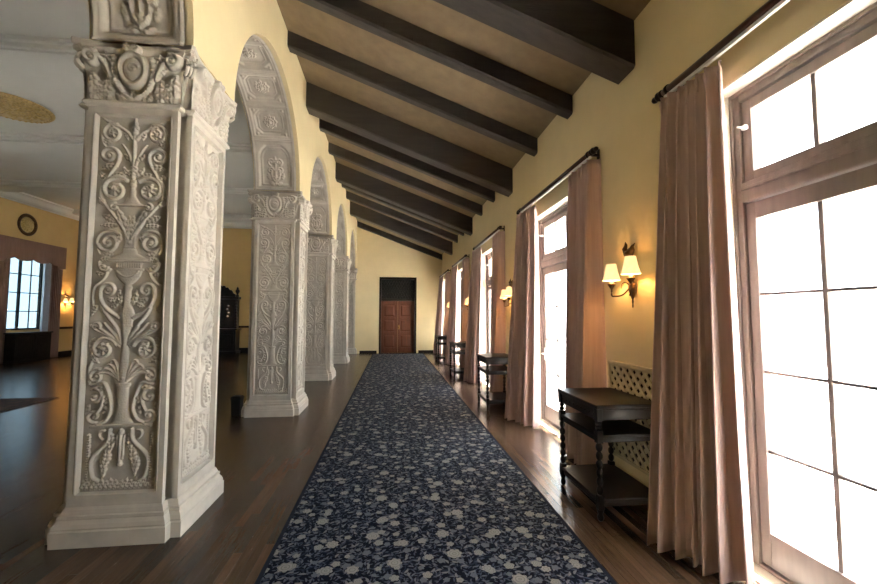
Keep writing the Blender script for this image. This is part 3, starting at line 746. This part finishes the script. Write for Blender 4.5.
# ------------------------------------------------------------------ french windows
def build_window(k, n):
    y0, y1 = WY0+k*SP, WY1+k*SP; w = y1-y0
    t = bpy.data.objects.new('window_%d' % n, None); COL.objects.link(t); t.location = (XR+.14, y0, 0); t['kind'] = 'structure'
    X0, X1 = 0, .10
    m = MB(); j = .07
    m.box(X0, X1, 0, j, 0, WZ, .008); m.box(X0, X1, w-j, w, 0, WZ, .008); m.box(X0, X1, j, w-j, WZ-.08, WZ, .008)
    m.box(X0-.012, X1, j, w-j, 2.36, 2.50, .012); m.box(X0-.02, X1, j, w-j, 2.44, 2.465, .006); m.box(X0, X1+.06, j, w-j, 0, .035, .008)
    for yy in (.0, w-.03): m.box(X0-.018, X0+.01, yy, yy+.03, 0, WZ, .006)
    m.box(X0-.018, X0+.01, 0, w, WZ-.035, WZ, .006)
    obj('window_frame', m, M_frame, t)
    c = w/2
    for a, b, sd in ((j, c, 1), (c, w-j, -1)):
        for nm, z0, z1, bot, top, rows in (('door_leaf', .04, 2.355, .21, .11, 4), ('transom_sash', 2.505, WZ-.085, .06, .07, 1)):
            m = MB(); st = .068; xa, xb = X0+.02, X1-.02
            m.box(xa, xb, a, a+st, z0, z1, .006); m.box(xa, xb, b-st, b, z0, z1, .006); m.box(xa, xb, a+st, b-st, z0, z0+bot, .006); m.box(xa, xb, a+st, b-st, z1-top, z1, .006)
            ym = (a+b)/2; m.box(xa+.008, xb-.008, ym-.014, ym+.014, z0+bot, z1-top, .005)
            for r in range(1, rows):
                z = z0+bot+(z1-top-z0-bot)*r/rows; m.box(xa+.010, xb-.010, a+st, b-st, z-.009, z+.009, .004)
            lf = obj(nm, m, M_frame, t)
            g = MB(); g.box((xa+xb)/2-.003, (xa+xb)/2+.003, a+st-.01, b-st+.01, z0+bot-.01, z1-top+.01)
            obj('glass', g, M_glass, lf)
            if nm == 'transom_sash' and sd == -1:
                h = MB(); h.box(xa-.03, xa, b-.05, b-.02, z1-.2, z1-.17, .004); h.tube([(xa-.03, b-.035, z1-.185), (xa-.07, b-.035, z1-.185)], .007, 8); obj('latch', h, M_white, lf)
            if nm == 'door_leaf' and sd == -1 and k == 0:
                h = MB(); yy = b-.045; h.box(xa-.008, xa, yy-.02, yy+.02, .93, 1.12, .004); h.tube([(xa, yy, 1.03), (xa-.055, yy, 1.03), (xa-.06, yy-.02, 1.03), (xa-.06, yy-.13, 1.025)], .011, 8)
                obj('handle', h, M_white, lf)
    return t
for i, k in enumerate(range(-1, 4)): build_window(k, i+1)

# ------------------------------------------------------------------ curtain rods and curtains
RX, RZ = 2.085, 3.335
def build_rod(y0, y1, label):
    L = y1-y0; t = thing('curtain_rod', label, 'curtain rod', (RX, y0, RZ), 0, 'dark wooden curtain rods over the windows')
    m = MB(); Rm = Matrix.Rotation(-PI/2, 4, 'X')
    m.lathe([(.0285, .09), (.0285, L-.09)], 14, Rm); obj('pole', m, M_rod, t)
    for e, s_ in ((0, 1), (L, -1)):
        m = MB(); pr = [(.004, -.02), (.02, -.012), (.026, .004), (.018, .022), (.022, .03), (.036, .05), (.036, .062), (.024, .075), (.034, .085), (.034, .10), (.028, .112)]
        m.lathe(pr, 14, Matrix.Translation((0, e, 0)) @ Matrix.Rotation(-s_*PI/2, 4, 'X')); obj('finial', m, M_dark, t)
    m = MB(); m.box(-.012, .012, .12, L-.12, -.052, -.028, .003); obj('track', m, M_white, t)
    for yy in (.16, L-.16):
        m = MB(); m.box(.02, XR-RX, yy-.015, yy+.015, -.012, .012, .003); m.box(XR-RX-.012, XR-RX, yy-.025, yy+.025, -.06, .06, .004); m.lathe([(.037, -.012), (.037, .012)], 14, Matrix.Translation((0, yy, 0)) @ Rm); obj('bracket', m, M_dark, t)
    return t
RL = ['thick dark curtain rod passing overhead out of the frame, closest to the viewer', 'dark curtain rod over the window with the white door handle showing', 'dark curtain rod above the second console table',
      'dark curtain rod above the third console table', 'short looking dark curtain rod closest to the end wall']
RY = [(.2, 2.9)]+[(3.83+SP*k, 6.44+SP*k) for k in range(4)]
for (a, b), l in zip(RY, RL): build_rod(a, b, l)

def curtain(label, yt0, yt1, yb0, yb1, xb, folds, seed, amp=.085, tilt=.2, ret=False):
    rng = np.random.RandomState(seed); ns, nz = folds*18, 44
    s_ = np.linspace(0, 1, ns); z = np.linspace(.012, RZ-.062, nz)
    ph = rng.uniform(-.5, .5, 4); A = 1+.35*np.sin(2*PI*s_*1.3+ph[0]*6)+.25*np.sin(2*PI*s_*2.7+ph[1]*6)
    P = np.zeros((nz, ns, 3))
    for j, zz in enumerate(z):
        q = zz/RZ; f = 1-q
        w0 = yb0+(yt0-yb0)*q**.8; w1 = yb1+(yt1-yb1)*q**.8
        ss = s_+.018*np.sin(2*PI*s_*3+ph[2]*9+2*f)
        th = 2*PI*folds*ss+.3*np.sin(3*f+ph[1]*5)+(0 if ret else PI)
        a = (.028+(amp-.028)*f**.55)*A*(1 if q < .97 else .85)
        if not ret: a = a*np.clip(s_/.13, 0, 1)**.8
        wave = np.cos(th)+.22*np.cos(2*th+.6)
        x = RX+.012+(xb-RX)*f**1.1+a*wave*.9
        x = x-tilt*(s_-.45)*(.25+.75*f)
        if ret: k_ = np.clip(s_/.07, 0, 1); k_ = k_*k_*(3-2*k_); x = 2.186+(x-2.186)*k_
        y = w0+(w1-w0)*ss+.020*np.sin(th*1.0)*(.4+f)
        P[j, :, 0] = np.minimum(x, 2.188); P[j, :, 1] = y
        P[j, :, 2] = zz+(.010*np.cos(th)+.006*rng.rand() if j == 0 else 0)*(1 if zz < .1 else 0)
    P[:, :, 2] = np.maximum(P[:, :, 2], .008)
    m = MB(); m.grid(P)
    # header of pinched pleats
    for i in range(folds*2+1):
        jx = min(ns-1, int(i*(ns-1)/(folds*2))); p = P[-1, jx]
        m.tube([(p[0]-.004, p[1], p[2]-.14), (p[0]-.010, p[1], p[2]-.06), (p[0]-.004, p[1], p[2]+.0)], [.006, .012, .009], 6)
    o = obj('curtain', m, M_curtain); sd = o.modifiers.new('cloth', 'SOLIDIFY'); sd.thickness = .005; sd.offset = 0
    tag(o, label, 'curtain', 'dusty rose floor length curtains')
curtain('huge rose brown curtain beside the closest window, reaching the floor', 2.30, 2.76, 2.19, 2.70, 1.96, 6, 3, .088, .22)
CL = [('rose brown curtain hanging behind the first console table', 'rose brown curtain on the far side of the window with the white door handle'),
      ('rose brown curtain hanging behind the second console table', 'rose brown curtain directly behind and beyond the second console table window'),
      ('rose brown curtain hanging behind the third console table', 'rose brown curtain on the far side of the window by the third console table'),
      ('rose brown curtain hanging behind the fourth console table', 'rose brown curtain hanging next to the end wall corner')]
for k in range(4):
    o = SP*k
    curtain(CL[k][0], 3.92+o, 4.52+o, 3.90+o, 4.60+o, 2.0, 5, 10+k, .08, -.10, True)
    curtain(CL[k][1], 5.72+o, 6.30+o, 5.62+o, 6.20+o, 1.93, 5, 30+k, .08, .22)

# ------------------------------------------------------------------ console tables
def leg_mesh(h):
    m = MB(); pr = [(.012, 0), (.022, .012), (.026, .035), (.018, .055), (.024, .07), (.028, .09)]
    z = .09
    m.lathe(pr, 12)
    def block(a, b): m.box(-.026, .026, -.026, .026, a, b, .005)
    def turned(a, b, n):
        p = []; L = (b-a)
        for i in range(n):
            c = a+L*(i+.5)/n; q = L/n
            p += [(.014, c-q*.48), (.021, c-q*.36), (.026, c-q*.12), (.026, c+q*.12), (.021, c+q*.36), (.014, c+q*.48)]
        m.lathe(p, 12)
    block(.09, .20); turned(.20, .60, 6); block(.60, .70); turned(.70, h-.10, 2); block(h-.10, h)
    return m.mesh('leg', M_table)
TH = .90
ME_LEG = leg_mesh(TH-.03)
def build_table(loc, label):
    t = thing('console_table', label, 'table', loc, 0, 'dark console tables along the window wall')
    a, b = .245, .345                             # half depth (X), half length (Y)
    m = MB()
    m.box(-a-.035, a+.03, -b-.035, b+.035, TH-.03, TH, .008); m.box(-a-.02, a+.02, -b-.02, b+.02, TH-.045, TH-.028, .006); obj('tabletop', m, M_table, t)
    m = MB(); m.box(-a-.012, -a+.008, -b, b, TH-.125, TH-.04, .004); m.box(a-.008, a+.012, -b, b, TH-.125, TH-.04, .004); m.box(-a, a, -b-.012, -b+.008, TH-.125, TH-.04, .004); m.box(-a, a, b-.008, b+.012, TH-.125, TH-.04, .004)
    for i in range(9): yy = -b+.05+i*(2*b-.1)/8; m.lathe([(.012, -.005), (.004, .006)], 8, Matrix.Translation((-a-.012, yy, TH-.082)) @ Matrix.Rotation(-PI/2, 4, 'Y'))
    obj('apron', m, M_table, t)
    for z, nm in ((.65, 'shelf'), (.155, 'shelf')):
        m = MB(); m.box(-a-.02, a+.02, -b-.02, b+.02, z-.012, z+.016, .006); m.box(-a-.005, a+.005, -b-.005, b+.005, z-.05, z-.012, .006); obj(nm, m, M_table, t)
    for sx in (-1, 1):
        for sy in (-1, 1): put('leg', ME_LEG, t, (sx*a, sy*b, 0))
    return t
TL = ['dark turned leg console table standing in front of the cream lattice grille', 'dark console table standing near the second wall lamp', 'dark console table standing below the third wall lamp', 'small looking dark console table closest to the end wall']
TY = 3.42
t0 = build_table((1.885, TY, 0), TL[0])
for i in range(1, 4): dup(t0, (1.885, TY+.08+SP*i, 0), TL[i])

# lattice grille on the window wall
t = thing('lattice_grille', 'cream painted wooden lattice grille on the wall behind the console table', 'grille', (XR, 2.80, .25))
gw, gh = 1.06, .91
m = MB()
for a in ((0, gw, 0, .03), (0, gw, gh-.03, gh)): m.box(-.030, -.002, a[0], a[1], a[2], a[3], .004)
for y in (0, gw-.03): m.box(-.030, -.002, y, y+.03, 0, gh, .004)
obj('frame', m, M_lattice, t)
m = MB(); m.box(-.006, -.001, .01, gw-.01, .01, gh-.01); obj('recess_shade', m, M_dark, t)  # dark sheet standing in for the shade behind the lattice holes
m = MB(); st = .088; wv = .0135
def clip_diag(c, sgn):
    # line z = sgn*(y)+c inside the frame
    pts = []
    for y in (.02, gw-.02):
        z = sgn*y+c
        if .02 <= z <= gh-.02: pts.append((y, z))
    for z in (.02, gh-.02):
        y = (z-c)/sgn
        if .02 < y < gw-.02: pts.append((y, z))
    return pts
for sgn, xo in ((1, -.020), (-1, -.015)):
    c = -gw if sgn == 1 else 0
    c -= st*.5
    while c < gh+gw:
        p = clip_diag(c, sgn)
        if len(p) >= 2:
            (ya, za), (yb, zb) = p[0], p[1]; L = math.hypot(yb-ya, zb-za)
            if L > .03:
                nx_, nz_ = -(zb-za)/L*wv*1.35, (yb-ya)/L*wv*1.35
                q = [(ya+nx_, za+nz_), (ya-nx_, za-nz_), (yb-nx_, zb-nz_), (yb+nx_, zb+nz_)]
                m.loft([[(xo, y, z) for y, z in q], [(xo+.008, y, z) for y, z in q]])
        c += st*1.2
obj('lattice', m, M_lattice, t)

# ------------------------------------------------------------------ wall lamps
def shade_mesh():
    m = MB(); n = 24; rings = []
    for r, z in ((.078, 0), (.081, .004), (.076, .012), (.060, .07), (.045, .15), (.0455, .155)):
        rings.append([(r*(1+.035*math.cos(8*2*PI*i/n))*math.cos(2*PI*i/n), r*(1+.035*math.cos(8*2*PI*i/n))*math.sin(2*PI*i/n), z) for i in range(n)])
    m.loft(rings, cap=False, smooth=True); return m.mesh('lamp_shade', M_shade)
ME_SHADE = shade_mesh()
m = MB()
m.lathe([(.016, 0), (.016, .05)], 12); ME_CANDLE = m.mesh('candle_sleeve', M_shade)
m = MB(); m.lathe([(.008, -.05), (.012, -.04), (.02, -.03), (.03, -.012), (.036, -.004), (.034, .004), (.018, .006)], 14); ME_CUP = m.mesh('candle_cup', M_bronze)
def build_sconce(loc, rotz, label, group='lit twin shade wall lamps on the window wall'):
    """local: wall at y = 0, room towards -Y, height 0 at the shade bottoms"""
    t = thing('wall_lamp', label, 'wall lamp', loc, rotz, group)
    m = MB()
    # urn shaped back plate with drop
    pr = [(.004, -.27), (.010, -.255), (.008, -.23), (.014, -.215), (.010, -.195), (.024, -.17), (.046, -.12), (.055, -.08), (.050, -.065), (.056, -.055), (.030, -.04), (.022, -.02), (.03, 0), (.02, .02)]
    m.lathe([(r, z) for r, z in pr], 14, Matrix.Translation((0, -.03, 0)) @ Matrix.Diagonal((1, .5, 1, 1))); obj('back_plate', m, M_bronze, t)
    m = MB(); m.tube([(0, -.03, .02), (0, -.03, .17), (0, -.035, .225)], [.012, .011, .016], 8)
    # leafy crest
    for sx, hh in ((-1, .13), (1, .095), (.25, .07)):
        m.tube([(0, -.035, .20), (sx*.03, -.055, .225), (sx*.055, -.06, .215+hh*.45), (sx*.05, -.05, .215+hh*.75), (sx*.075, -.04, .215+hh)], [.016, .030, .024, .014, .003], 8)
    m.tube([(-.05, -.045, .245), (-.02, -.065, .225), (.025, -.065, .225), (.06, -.045, .25)], [.008, .028, .028, .008], 8)
    for sx in (-1, 1): m.tube([(0, -.04, .16), (sx*.025, -.06, .19), (sx*.05, -.05, .215)], [.010, .020, .006], 8)
    obj('crest', m, M_bronze, t)
    for sx in (-1, 1):
        m = MB(); x, y, lo = sx*.155, -.14, (-.03 if sx < 0 else 0)
        pts = curve([(sx*.02, -.045, -.09), (sx*.06, -.09, -.15), (sx*.12, -.13, -.16), (x, y, -.12+lo), (x, y, -.05+lo)], 16); m.tube(pts, .0075, 8)
        pts = curve([(sx*.03, -.05, -.05), (sx*.07, -.07, -.01), (sx*.10, -.09, -.06), (sx*.075, -.085, -.09)], 12); m.tube(pts, [.006-.003*i/12 for i in range(13)], 6)
        a = obj('arm', m, M_bronze, t)
        put('candle_cup', ME_CUP, a, (x, y, -.015+lo)); put('candle_sleeve', ME_CANDLE, a, (x, y, -.01+lo))
        sh = put('lamp_shade', ME_SHADE, t, (x, y, .02+lo)); sh['label'] = 'glowing cream cloth shade'
    return t
def bulbs(loc, rotz, e=1.3):
    for sx in (-1, 1):
        v = Matrix.Rotation(rotz, 3, 'Z') @ Vector((sx*.155, -.14, .085 if sx > 0 else .055)); l = bpy.data.lights.new('bulb', 'POINT'); l.energy = e; l.color = (1, .56, .22); l.shadow_soft_size = .02
        b = bpy.data.objects.new('bulb', l); COL.objects.link(b); b.location = Vector(loc)+v
SL = ['lit twin shade wall lamp over the first console table and lattice grille', 'lit twin shade wall lamp over the second console table', 'lit twin shade wall lamp over the third console table', 'lit twin shade wall lamp over the fourth console table']
SZ = 1.95
s0 = build_sconce((XR, 3.405, SZ), PI*1.5, SL[0]); bulbs((XR, 3.405, SZ), PI*1.5)
for i in range(1, 4):
    l = (XR, 3.405+SP*i, SZ); dup(s0, l, SL[i]); bulbs(l, PI*1.5)
l = (HX, 17.62, 2.15); dup(s0, l, 'lit twin lamp on the hall side wall beyond the closest column', PI*.5)['group'] = 'hall wall lamp'; bulbs(l, PI*.5, 12)

# ------------------------------------------------------------------ carpet runner
m = MB(); m.box(-.80, 1.35, -3.0, YE-.35, .001, .012, .004)
tag(obj('carpet_runner', m, M_carpet), 'long navy floral carpet runner down the middle of the wooden floor', 'carpet')

# ------------------------------------------------------------------ end door
t = bpy.data.objects.new('door_1', None); COL.objects.link(t); t.location = (0, YE, 0); t['kind'] = 'structure'
m = MB()
m.box(DX0-.0, DX0+.085, -.02, .30, 0, DZ, .008); m.box(DX1-.085, DX1, -.02, .30, 0, DZ, .008); m.box(DX0+.085, DX1-.085, -.02, .30, DZ-.09, DZ, .008); m.box(DX0+.085, DX1-.085, .16, .28, 2.28, 2.38, .01)
obj('door_frame', m, M_dark, t)
m = MB(); yl = .22
bk = MB(); bk.box(DX0+.08, DX1-.08, yl+.03, yl+.05, 2.36, DZ-.08); obj('transom_backing', bk, M_black, t)
g = 0
zz0, zz1 = 2.38, DZ-.09
n = 12; wsp = (DX1-DX0-.17)/n
for i in range(n+5):
    for s_ in (-1, 1):
        xa = DX0+.085+(i-5 if s_ == 1 else i)*wsp; xb = xa+s_*(zz1-zz0)*.55
        q0, q1 = (xa, zz0), (xb, zz1); lo, hi = DX0+.085, DX1-.085
        def clipx(p, q):
            if p[0] < lo: tt = (lo-p[0])/(q[0]-p[0]); p = (lo, p[1]+tt*(q[1]-p[1]))
            if p[0] > hi: tt = (hi-p[0])/(q[0]-p[0]); p = (hi, p[1]+tt*(q[1]-p[1]))
            return p
        if (min(xa, xb) > hi) or (max(xa, xb) < lo): continue
        q0, q1 = clipx(q0, q1), clipx(q1, q0)
        if abs(q0[1]-q1[1]) > .03: m.tube([(q0[0], yl+.018+.006*s_, q0[1]), (q1[0], yl+.018+.006*s_, q1[1])], .012, 6)
obj('transom_grille', m, M_dark, t)
mid = (DX0+DX1)/2
for a, b, s_ in ((DX0+.085, mid-.002, -1), (mid+.002, DX1-.085, 1)):
    m = MB(); st = .11; zs = [.0, .22, .80, .92, 1.46, 1.58, 2.12, 2.28]
    m.box(a, a+st, yl, yl+.045, .005, 2.28, .006); m.box(b-st, b, yl, yl+.045, .005, 2.28, .006)
    for z0, z1 in ((.005, .22), (.80, .92), (1.46, 1.58), (2.12, 2.28)): m.box(a+st, b-st, yl, yl+.045, z0, z1, .006)
    for z0, z1 in ((.22, .80), (.92, 1.46), (1.58, 2.12)):
        m.box(a+st-.01, b-st+.01, yl+.02, yl+.035, z0-.01, z1+.01)
        c0_, c1_ = a+st+.03, b-st-.03
        m.loft([[(c0_, yl+.022, z0+.03), (c1_, yl+.022, z0+.03), (c1_, yl+.022, z1-.03), (c0_, yl+.022, z1-.03)], [(c0_+.05, yl+.004, z0+.08), (c1_-.05, yl+.004, z0+.08), (c1_-.05, yl+.004, z1-.08), (c0_+.05, yl+.004, z1-.08)]])
    lf = obj('door_leaf', m, M_door, t)
    if s_ == 1:
        h = MB(); h.lathe([(.012, 0), (.012, .03), (.03, .045), (.03, .06), (.012, .07)], 12, Matrix.Translation((a+.055, yl, 1.12)) @ Matrix.Rotation(PI/2, 4, 'X')); h.box(a+.03, a+.08, yl-.006, yl, 1.02, 1.22, .003); obj('handle', h, M_brass, lf)

# ------------------------------------------------------------------ hall window and dressing
for i, (a, b) in enumerate(HWIN):  # also frames the unseen windows added for hall light
    t = bpy.data.objects.new('window_%d' % (6+i), None); COL.objects.link(t); t.location = (HX-.24, a, HWZ[0]); t['kind'] = 'structure'
    w, h = b-a, HWZ[1]-HWZ[0]
    m = MB()
    m.box(0, .07, 0, .06, 0, h); m.box(0, .07, w-.06, w, 0, h); m.box(0, .07, .06, w-.06, 0, .06); m.box(0, .07, .06, w-.06, h-.06, h); m.box(0, .07, w/2-.03, w/2+.03, .06, h-.06)
    for r in range(1, 4): m.box(.02, .05, .06, w-.06, h*r/4-.015, h*r/4+.015)
    for q in (.25, .75): m.box(.02, .05, w*q-.012, w*q+.012, .06, h-.06)
    fr = obj('window_frame', m, M_black, t)
    g = MB(); g.box(.03, .036, .05, w-.05, .05, h-.05); obj('glass', g, M_hallglass if i == 0 else M_hallglass2, fr)
    m = MB(); m.box(.07, .242, 0, .012, 0, h); m.box(.07, .242, w-.012, w, 0, h); m.box(.07, .242, 0, w, h-.012, h); obj('reveal', m, M_reveal, t)
# scalloped valance
m = MB(); a, b = HWIN[0][0]-.5, HWIN[0][1]+.55; n = 60; F = []
front = []
for i in range(n+1):
    s_ = i/n; y = a+(b-a)*s_; drop = 3.62 - .10*abs(math.sin(s_*PI*4))**.6 if .12 < s_ < .88 else 3.42
    front.append((y, drop))
for xo0, xo1 in ((HX+.16, HX+.20),):
    vs = []; fs = []
    for y, d in front: vs += [(xo0, y, d), (xo0, y, 4.25), (xo1, y, d), (xo1, y, 4.25)]
    for i in range(n): p, q = i*4, i*4+4; fs += [(p, q, q+1, p+1), (p+2, p+3, q+3, q+2), (p, p+2, q+2, q), (p+1, q+1, q+3, p+3)]
    fs += [(0, 1, 3, 2), (n*4, n*4+2, n*4+3, n*4+1)]; m.add(vs, fs)
m.box(HX, HX+.2, a, a+.03, 3.42, 4.25); m.box(HX, HX+.2, b-.03, b, 3.42, 4.25); m.box(HX, HX+.2, a, b, 4.22, 4.27)
tag(obj('valance', m, M_drape), 'brown scalloped valance box over the far hall window', 'valance')
def hall_drape(y0, y1, x, mat, name, label, cat, seed):
    rng = np.random.RandomState(seed); ns, nz = 60, 16; P = np.zeros((nz, ns, 3)); s_ = np.linspace(0, 1, ns)
    for j, z in enumerate(np.linspace(.01, 4.2 if mat is M_drape else 3.9, nz)):
        P[j, :, 0] = x+.04*np.cos(s_*2*PI*6+rng.rand()*.1); P[j, :, 1] = y0+(y1-y0)*s_; P[j, :, 2] = z
    m = MB(); m.grid(P); o = obj(name, m, mat); o.modifiers.new('cloth', 'SOLIDIFY').thickness = .006
    tag(o, label, cat, 'curtains at the hall window')
hall_drape(HWIN[0][1]+.02, HWIN[0][1]+.5, HX+.10, M_drape, 'curtain', 'brown hall window curtain next to the lit hall wall lamp', 'curtain', 1)
hall_drape(HWIN[0][0]-.45, HWIN[0][0]+.12, HX+.10, M_drape, 'curtain', 'brown hall window curtain at the picture edge, opposite the lamp side', 'curtain', 2)
hall_drape(HWIN[0][1]-.28, HWIN[0][1]-.02, HX+.09, M_sheer, 'sheer_curtain', 'pale sheer curtain hanging inside the hall window', 'curtain', 3)
# low dark chest under the hall window
t = thing('radiator_cabinet', 'low black cabinet standing under the far hall window', 'cabinet', (HX+.32, (HWIN[0][0]+HWIN[0][1])/2-.12, 0))
m = MB(); m.box(-.16, .16, -.72, .72, .06, .98, .01); obj('body', m, M_dark, t)
m = MB(); m.box(-.17, .19, -.76, .76, .98, 1.03, .01); obj('top', m, M_dark, t)
m = MB(); m.box(-.15, .17, -.74, .74, 0, .07, .008); obj('plinth', m, M_dark, t)
for yy in (-.36, .36):
    m = MB(); m.box(.16, .175, yy-.33, yy+.33, .12, .93, .006); m.box(.172, .182, yy-.24, yy+.24, .2, .85, .006); obj('door', m, M_dark, t)
# round plaque
t = thing('wall_plaque', 'round carved plaque in dark frame high on the hall wall', 'plaque', (HX, 15.75, 4.85), PI/2)
Rx = Matrix.Rotation(PI/2, 4, 'X')
m = MB(); m.lathe([(.37, 0), (.40, .03), (.37, .06), (.31, .05), (.28, .03), (.28, .0)], 28, Rx); obj('frame', m, M_bronze, t)
f = HF(-.29, .29, -.29, .29, 44, 44); f.rosette((0, 0), .2, 8, .05, False); f.spiral((.13, .1), .08, 0, 1.3, .02, .01, .05); f.spiral((.13, -.1), .08, PI, -1.3, .02, .01, .05); f.stroke([(0, -.2), (0, .2)], .03, .03, .05, False)
m = MB(); r_ = np.hypot(f.U, f.V); k_ = np.minimum(1, .285/np.maximum(r_, 1e-6)); m.grid(np.stack([f.U*k_, -f.Z-.015, f.V*k_], -1)); obj('carved_disc', m, M_gold, t)
# ceiling medallion
f = HF(-.66, .66, -.66, .66, 90, 90)
for j in range(12):
    a = 2*PI*j/12; f.leaf([(.2*math.cos(a), .2*math.sin(a)), (.38*math.cos(a+.12), .38*math.sin(a+.12)), (.6*math.cos(a), .6*math.sin(a))], .1, .06, 4, False)
f.rosette((0, 0), .24, 8, .09, False)
for j in range(40): a = 2*PI*j/40; f.disc((.62*math.cos(a), .62*math.sin(a)), .035, .04, mirror=False)
r_ = np.hypot(f.U, f.V); k_ = np.minimum(1, .655/np.maximum(r_, 1e-6))
m = MB(); m.grid(np.stack([f.U*k_, f.V*k_, -f.Z-.012], -1), flip=True); m.lathe([(.655, -.03), (.67, -.015), (.67, 0)], 40)
o = obj('ceiling_medallion', m, M_gold, None, (-7.75, 8.85, HZ)); tag(o, 'gilded round medallion of leaves on the pale hall ceiling', 'medallion')
# downlights
for (x, y), l in zip(((-4.9, 11.2), (-9.9, 11.2)), ('tiny round downlight on the hall ceiling, seen through the wide arch', 'tiny round downlight on the hall ceiling, outside the closest column')):
    t = thing('downlight', l, 'ceiling light', (x, y, HZ), 0, 'small hall downlights')
    m = MB(); m.lathe([(.07, 0), (.075, -.012), (.055, -.016), (.05, 0)], 20); obj('rim', m, M_white, t)
    m = MB(); m.lathe([(.05, -.006), (.02, -.010)], 16); obj('lens', m, M_shade, t)
# rug
m = MB(); m.box(-10.5, -6.42, 4.6, 8.72, .001, .014, .004); tag(obj('hall_rug', m, M_rug), 'dark patterned rug lying in the hall, one corner showing', 'rug')
# small black bin
t = thing('waste_bin', 'small black bin standing on the floor against a column foot', 'bin', (-2.485, 6.93, 0))
m = MB(); q = lambda s_, z: [(-s_, -s_, z), (s_, -s_, z), (s_, s_, z), (-s_, s_, z)]
m.loft([q(.062, 0), q(.064, .02), q(.072, .26), q(.074, .27)]); obj('body', m, M_black, t)
m = MB(); m.loft([q(.080, .265), q(.080, .285), q(.06, .31)]); obj('lid', m, M_black, t)

# tall carved cabinet against the hall end wall
t = thing('carved_cabinet', 'tall black carved cabinet with finials at the hall end wall', 'cabinet', (-7.55, HY-.32, 0))
m = MB(); m.box(-.85, .85, -.24, .26, .08, 1.0, .01); m.box(-.9, .9, -.28, .27, 0, .1, .01); m.box(-.92, .92, -.30, .28, 1.0, 1.06, .012); obj('base_cupboard', m, M_dark, t)
for s_ in (-1, 1):
    m = MB(); m.box(s_*.42-.36, s_*.42+.36, -.262, -.24, .16, .92, .008); m.box(s_*.42-.26, s_*.42+.26, -.275, -.26, .26, .82, .01); d = obj('door', m, M_dark, t)
    m = MB(); m.lathe([(.01, 0), (.02, .02), (.0, .03)], 10, Matrix.Translation((s_*.10, -.262, .56)) @ Matrix.Rotation(PI/2, 4, 'X')); obj('knob', m, M_brass, d)
m = MB(); m.box(-.80, .80, .06, .26, 1.06, 2.35, .01); m.box(-.86, .86, -.06, .27, 2.35, 2.45, .015); obj('upper_case', m, M_dark, t)
for s_ in (-1, 1):
    m = MB(); pr = [(.05, 1.06), (.06, 1.1), (.035, 1.16)]
    for i in range(8): z = 1.2+i*.13; pr += [(.034, z), (.05, z+.04), (.05, z+.08), (.034, z+.12)]
    pr += [(.06, 2.3), (.06, 2.35)]; m.lathe(pr, 12, Matrix.Translation((s_*.76, -.0, 0))); obj('post', m, M_dark, t)
    m = MB(); m.lathe([(.06, 2.45), (.07, 2.5), (.04, 2.54), (.05, 2.6), (.09, 2.67), (.085, 2.74), (.04, 2.79), (.05, 2.82), (.01, 2.9)], 12, Matrix.Translation((s_*.78, .05, 0))); obj('finial', m, M_dark, t)
m = MB(); vs = []; n = 30
crest = [(x, 2.45+.5*math.cos(x/.72*PI/2)**.8+.035*math.sin(x*40)) for x in np.linspace(-.68, .68, n)]
m.loft([[(x, y, 2.44) for x, _ in crest]+[(x, y, z) for x, z in crest[::-1]] for y in (.08, .16)]); obj('crest', m, M_dark, t)
for i, (x, z) in enumerate(((.42, 2.05), (.38, 1.9), (.44, 1.75), (.40, 1.6), (-.42, 2.0), (-.40, 1.65))):
    m = MB(); m.lathe([(.01, 0), (.05, .01), (.05, .03), (.02, .05)], 10, Matrix.Translation((x, .06, z)) @ Matrix.Rotation(PI/2, 4, 'X')); obj('boss', m, M_glint, t)

# ------------------------------------------------------------------ trees beyond the terrace
def tree(x, y, h, r, label, seed):
    rng = np.random.RandomState(seed); t = thing('garden_tree', label, 'tree', (x, y, -.06), 0, 'garden trees outside the windows')
    m = MB(); m.tube([(0, 0, 0), (.05, .02, h*.35), (-.03, .05, h*.7)], [.16, .12, .06], 8); obj('trunk', m, M_bark, t)
    m = MB(); vs = []; fs = []
    for i in range(2600):
        d = rng.randn(3); d /= np.linalg.norm(d); c = d*r*rng.uniform(.55, 1)*(1+.18*math.sin(7*d[0]+5*d[2])); c = c*[1, 1, .8]+[0, 0, h*.75]
        a = rng.randn(3); a /= np.linalg.norm(a); b = np.cross(a, rng.randn(3)); b /= np.linalg.norm(b); s_ = rng.uniform(.06, .13); k = len(vs)
        vs += [c-a*s_, c+b*s_*.5, c+a*s_, c-b*s_*.5]; fs.append((k, k+1, k+2, k+3))
    m.add(vs, fs); obj('foliage', m, M_leaf, t)
tree(8.6, 4.6, 3.4, 1.25, 'small leafy tree seen through the closest window', 1)
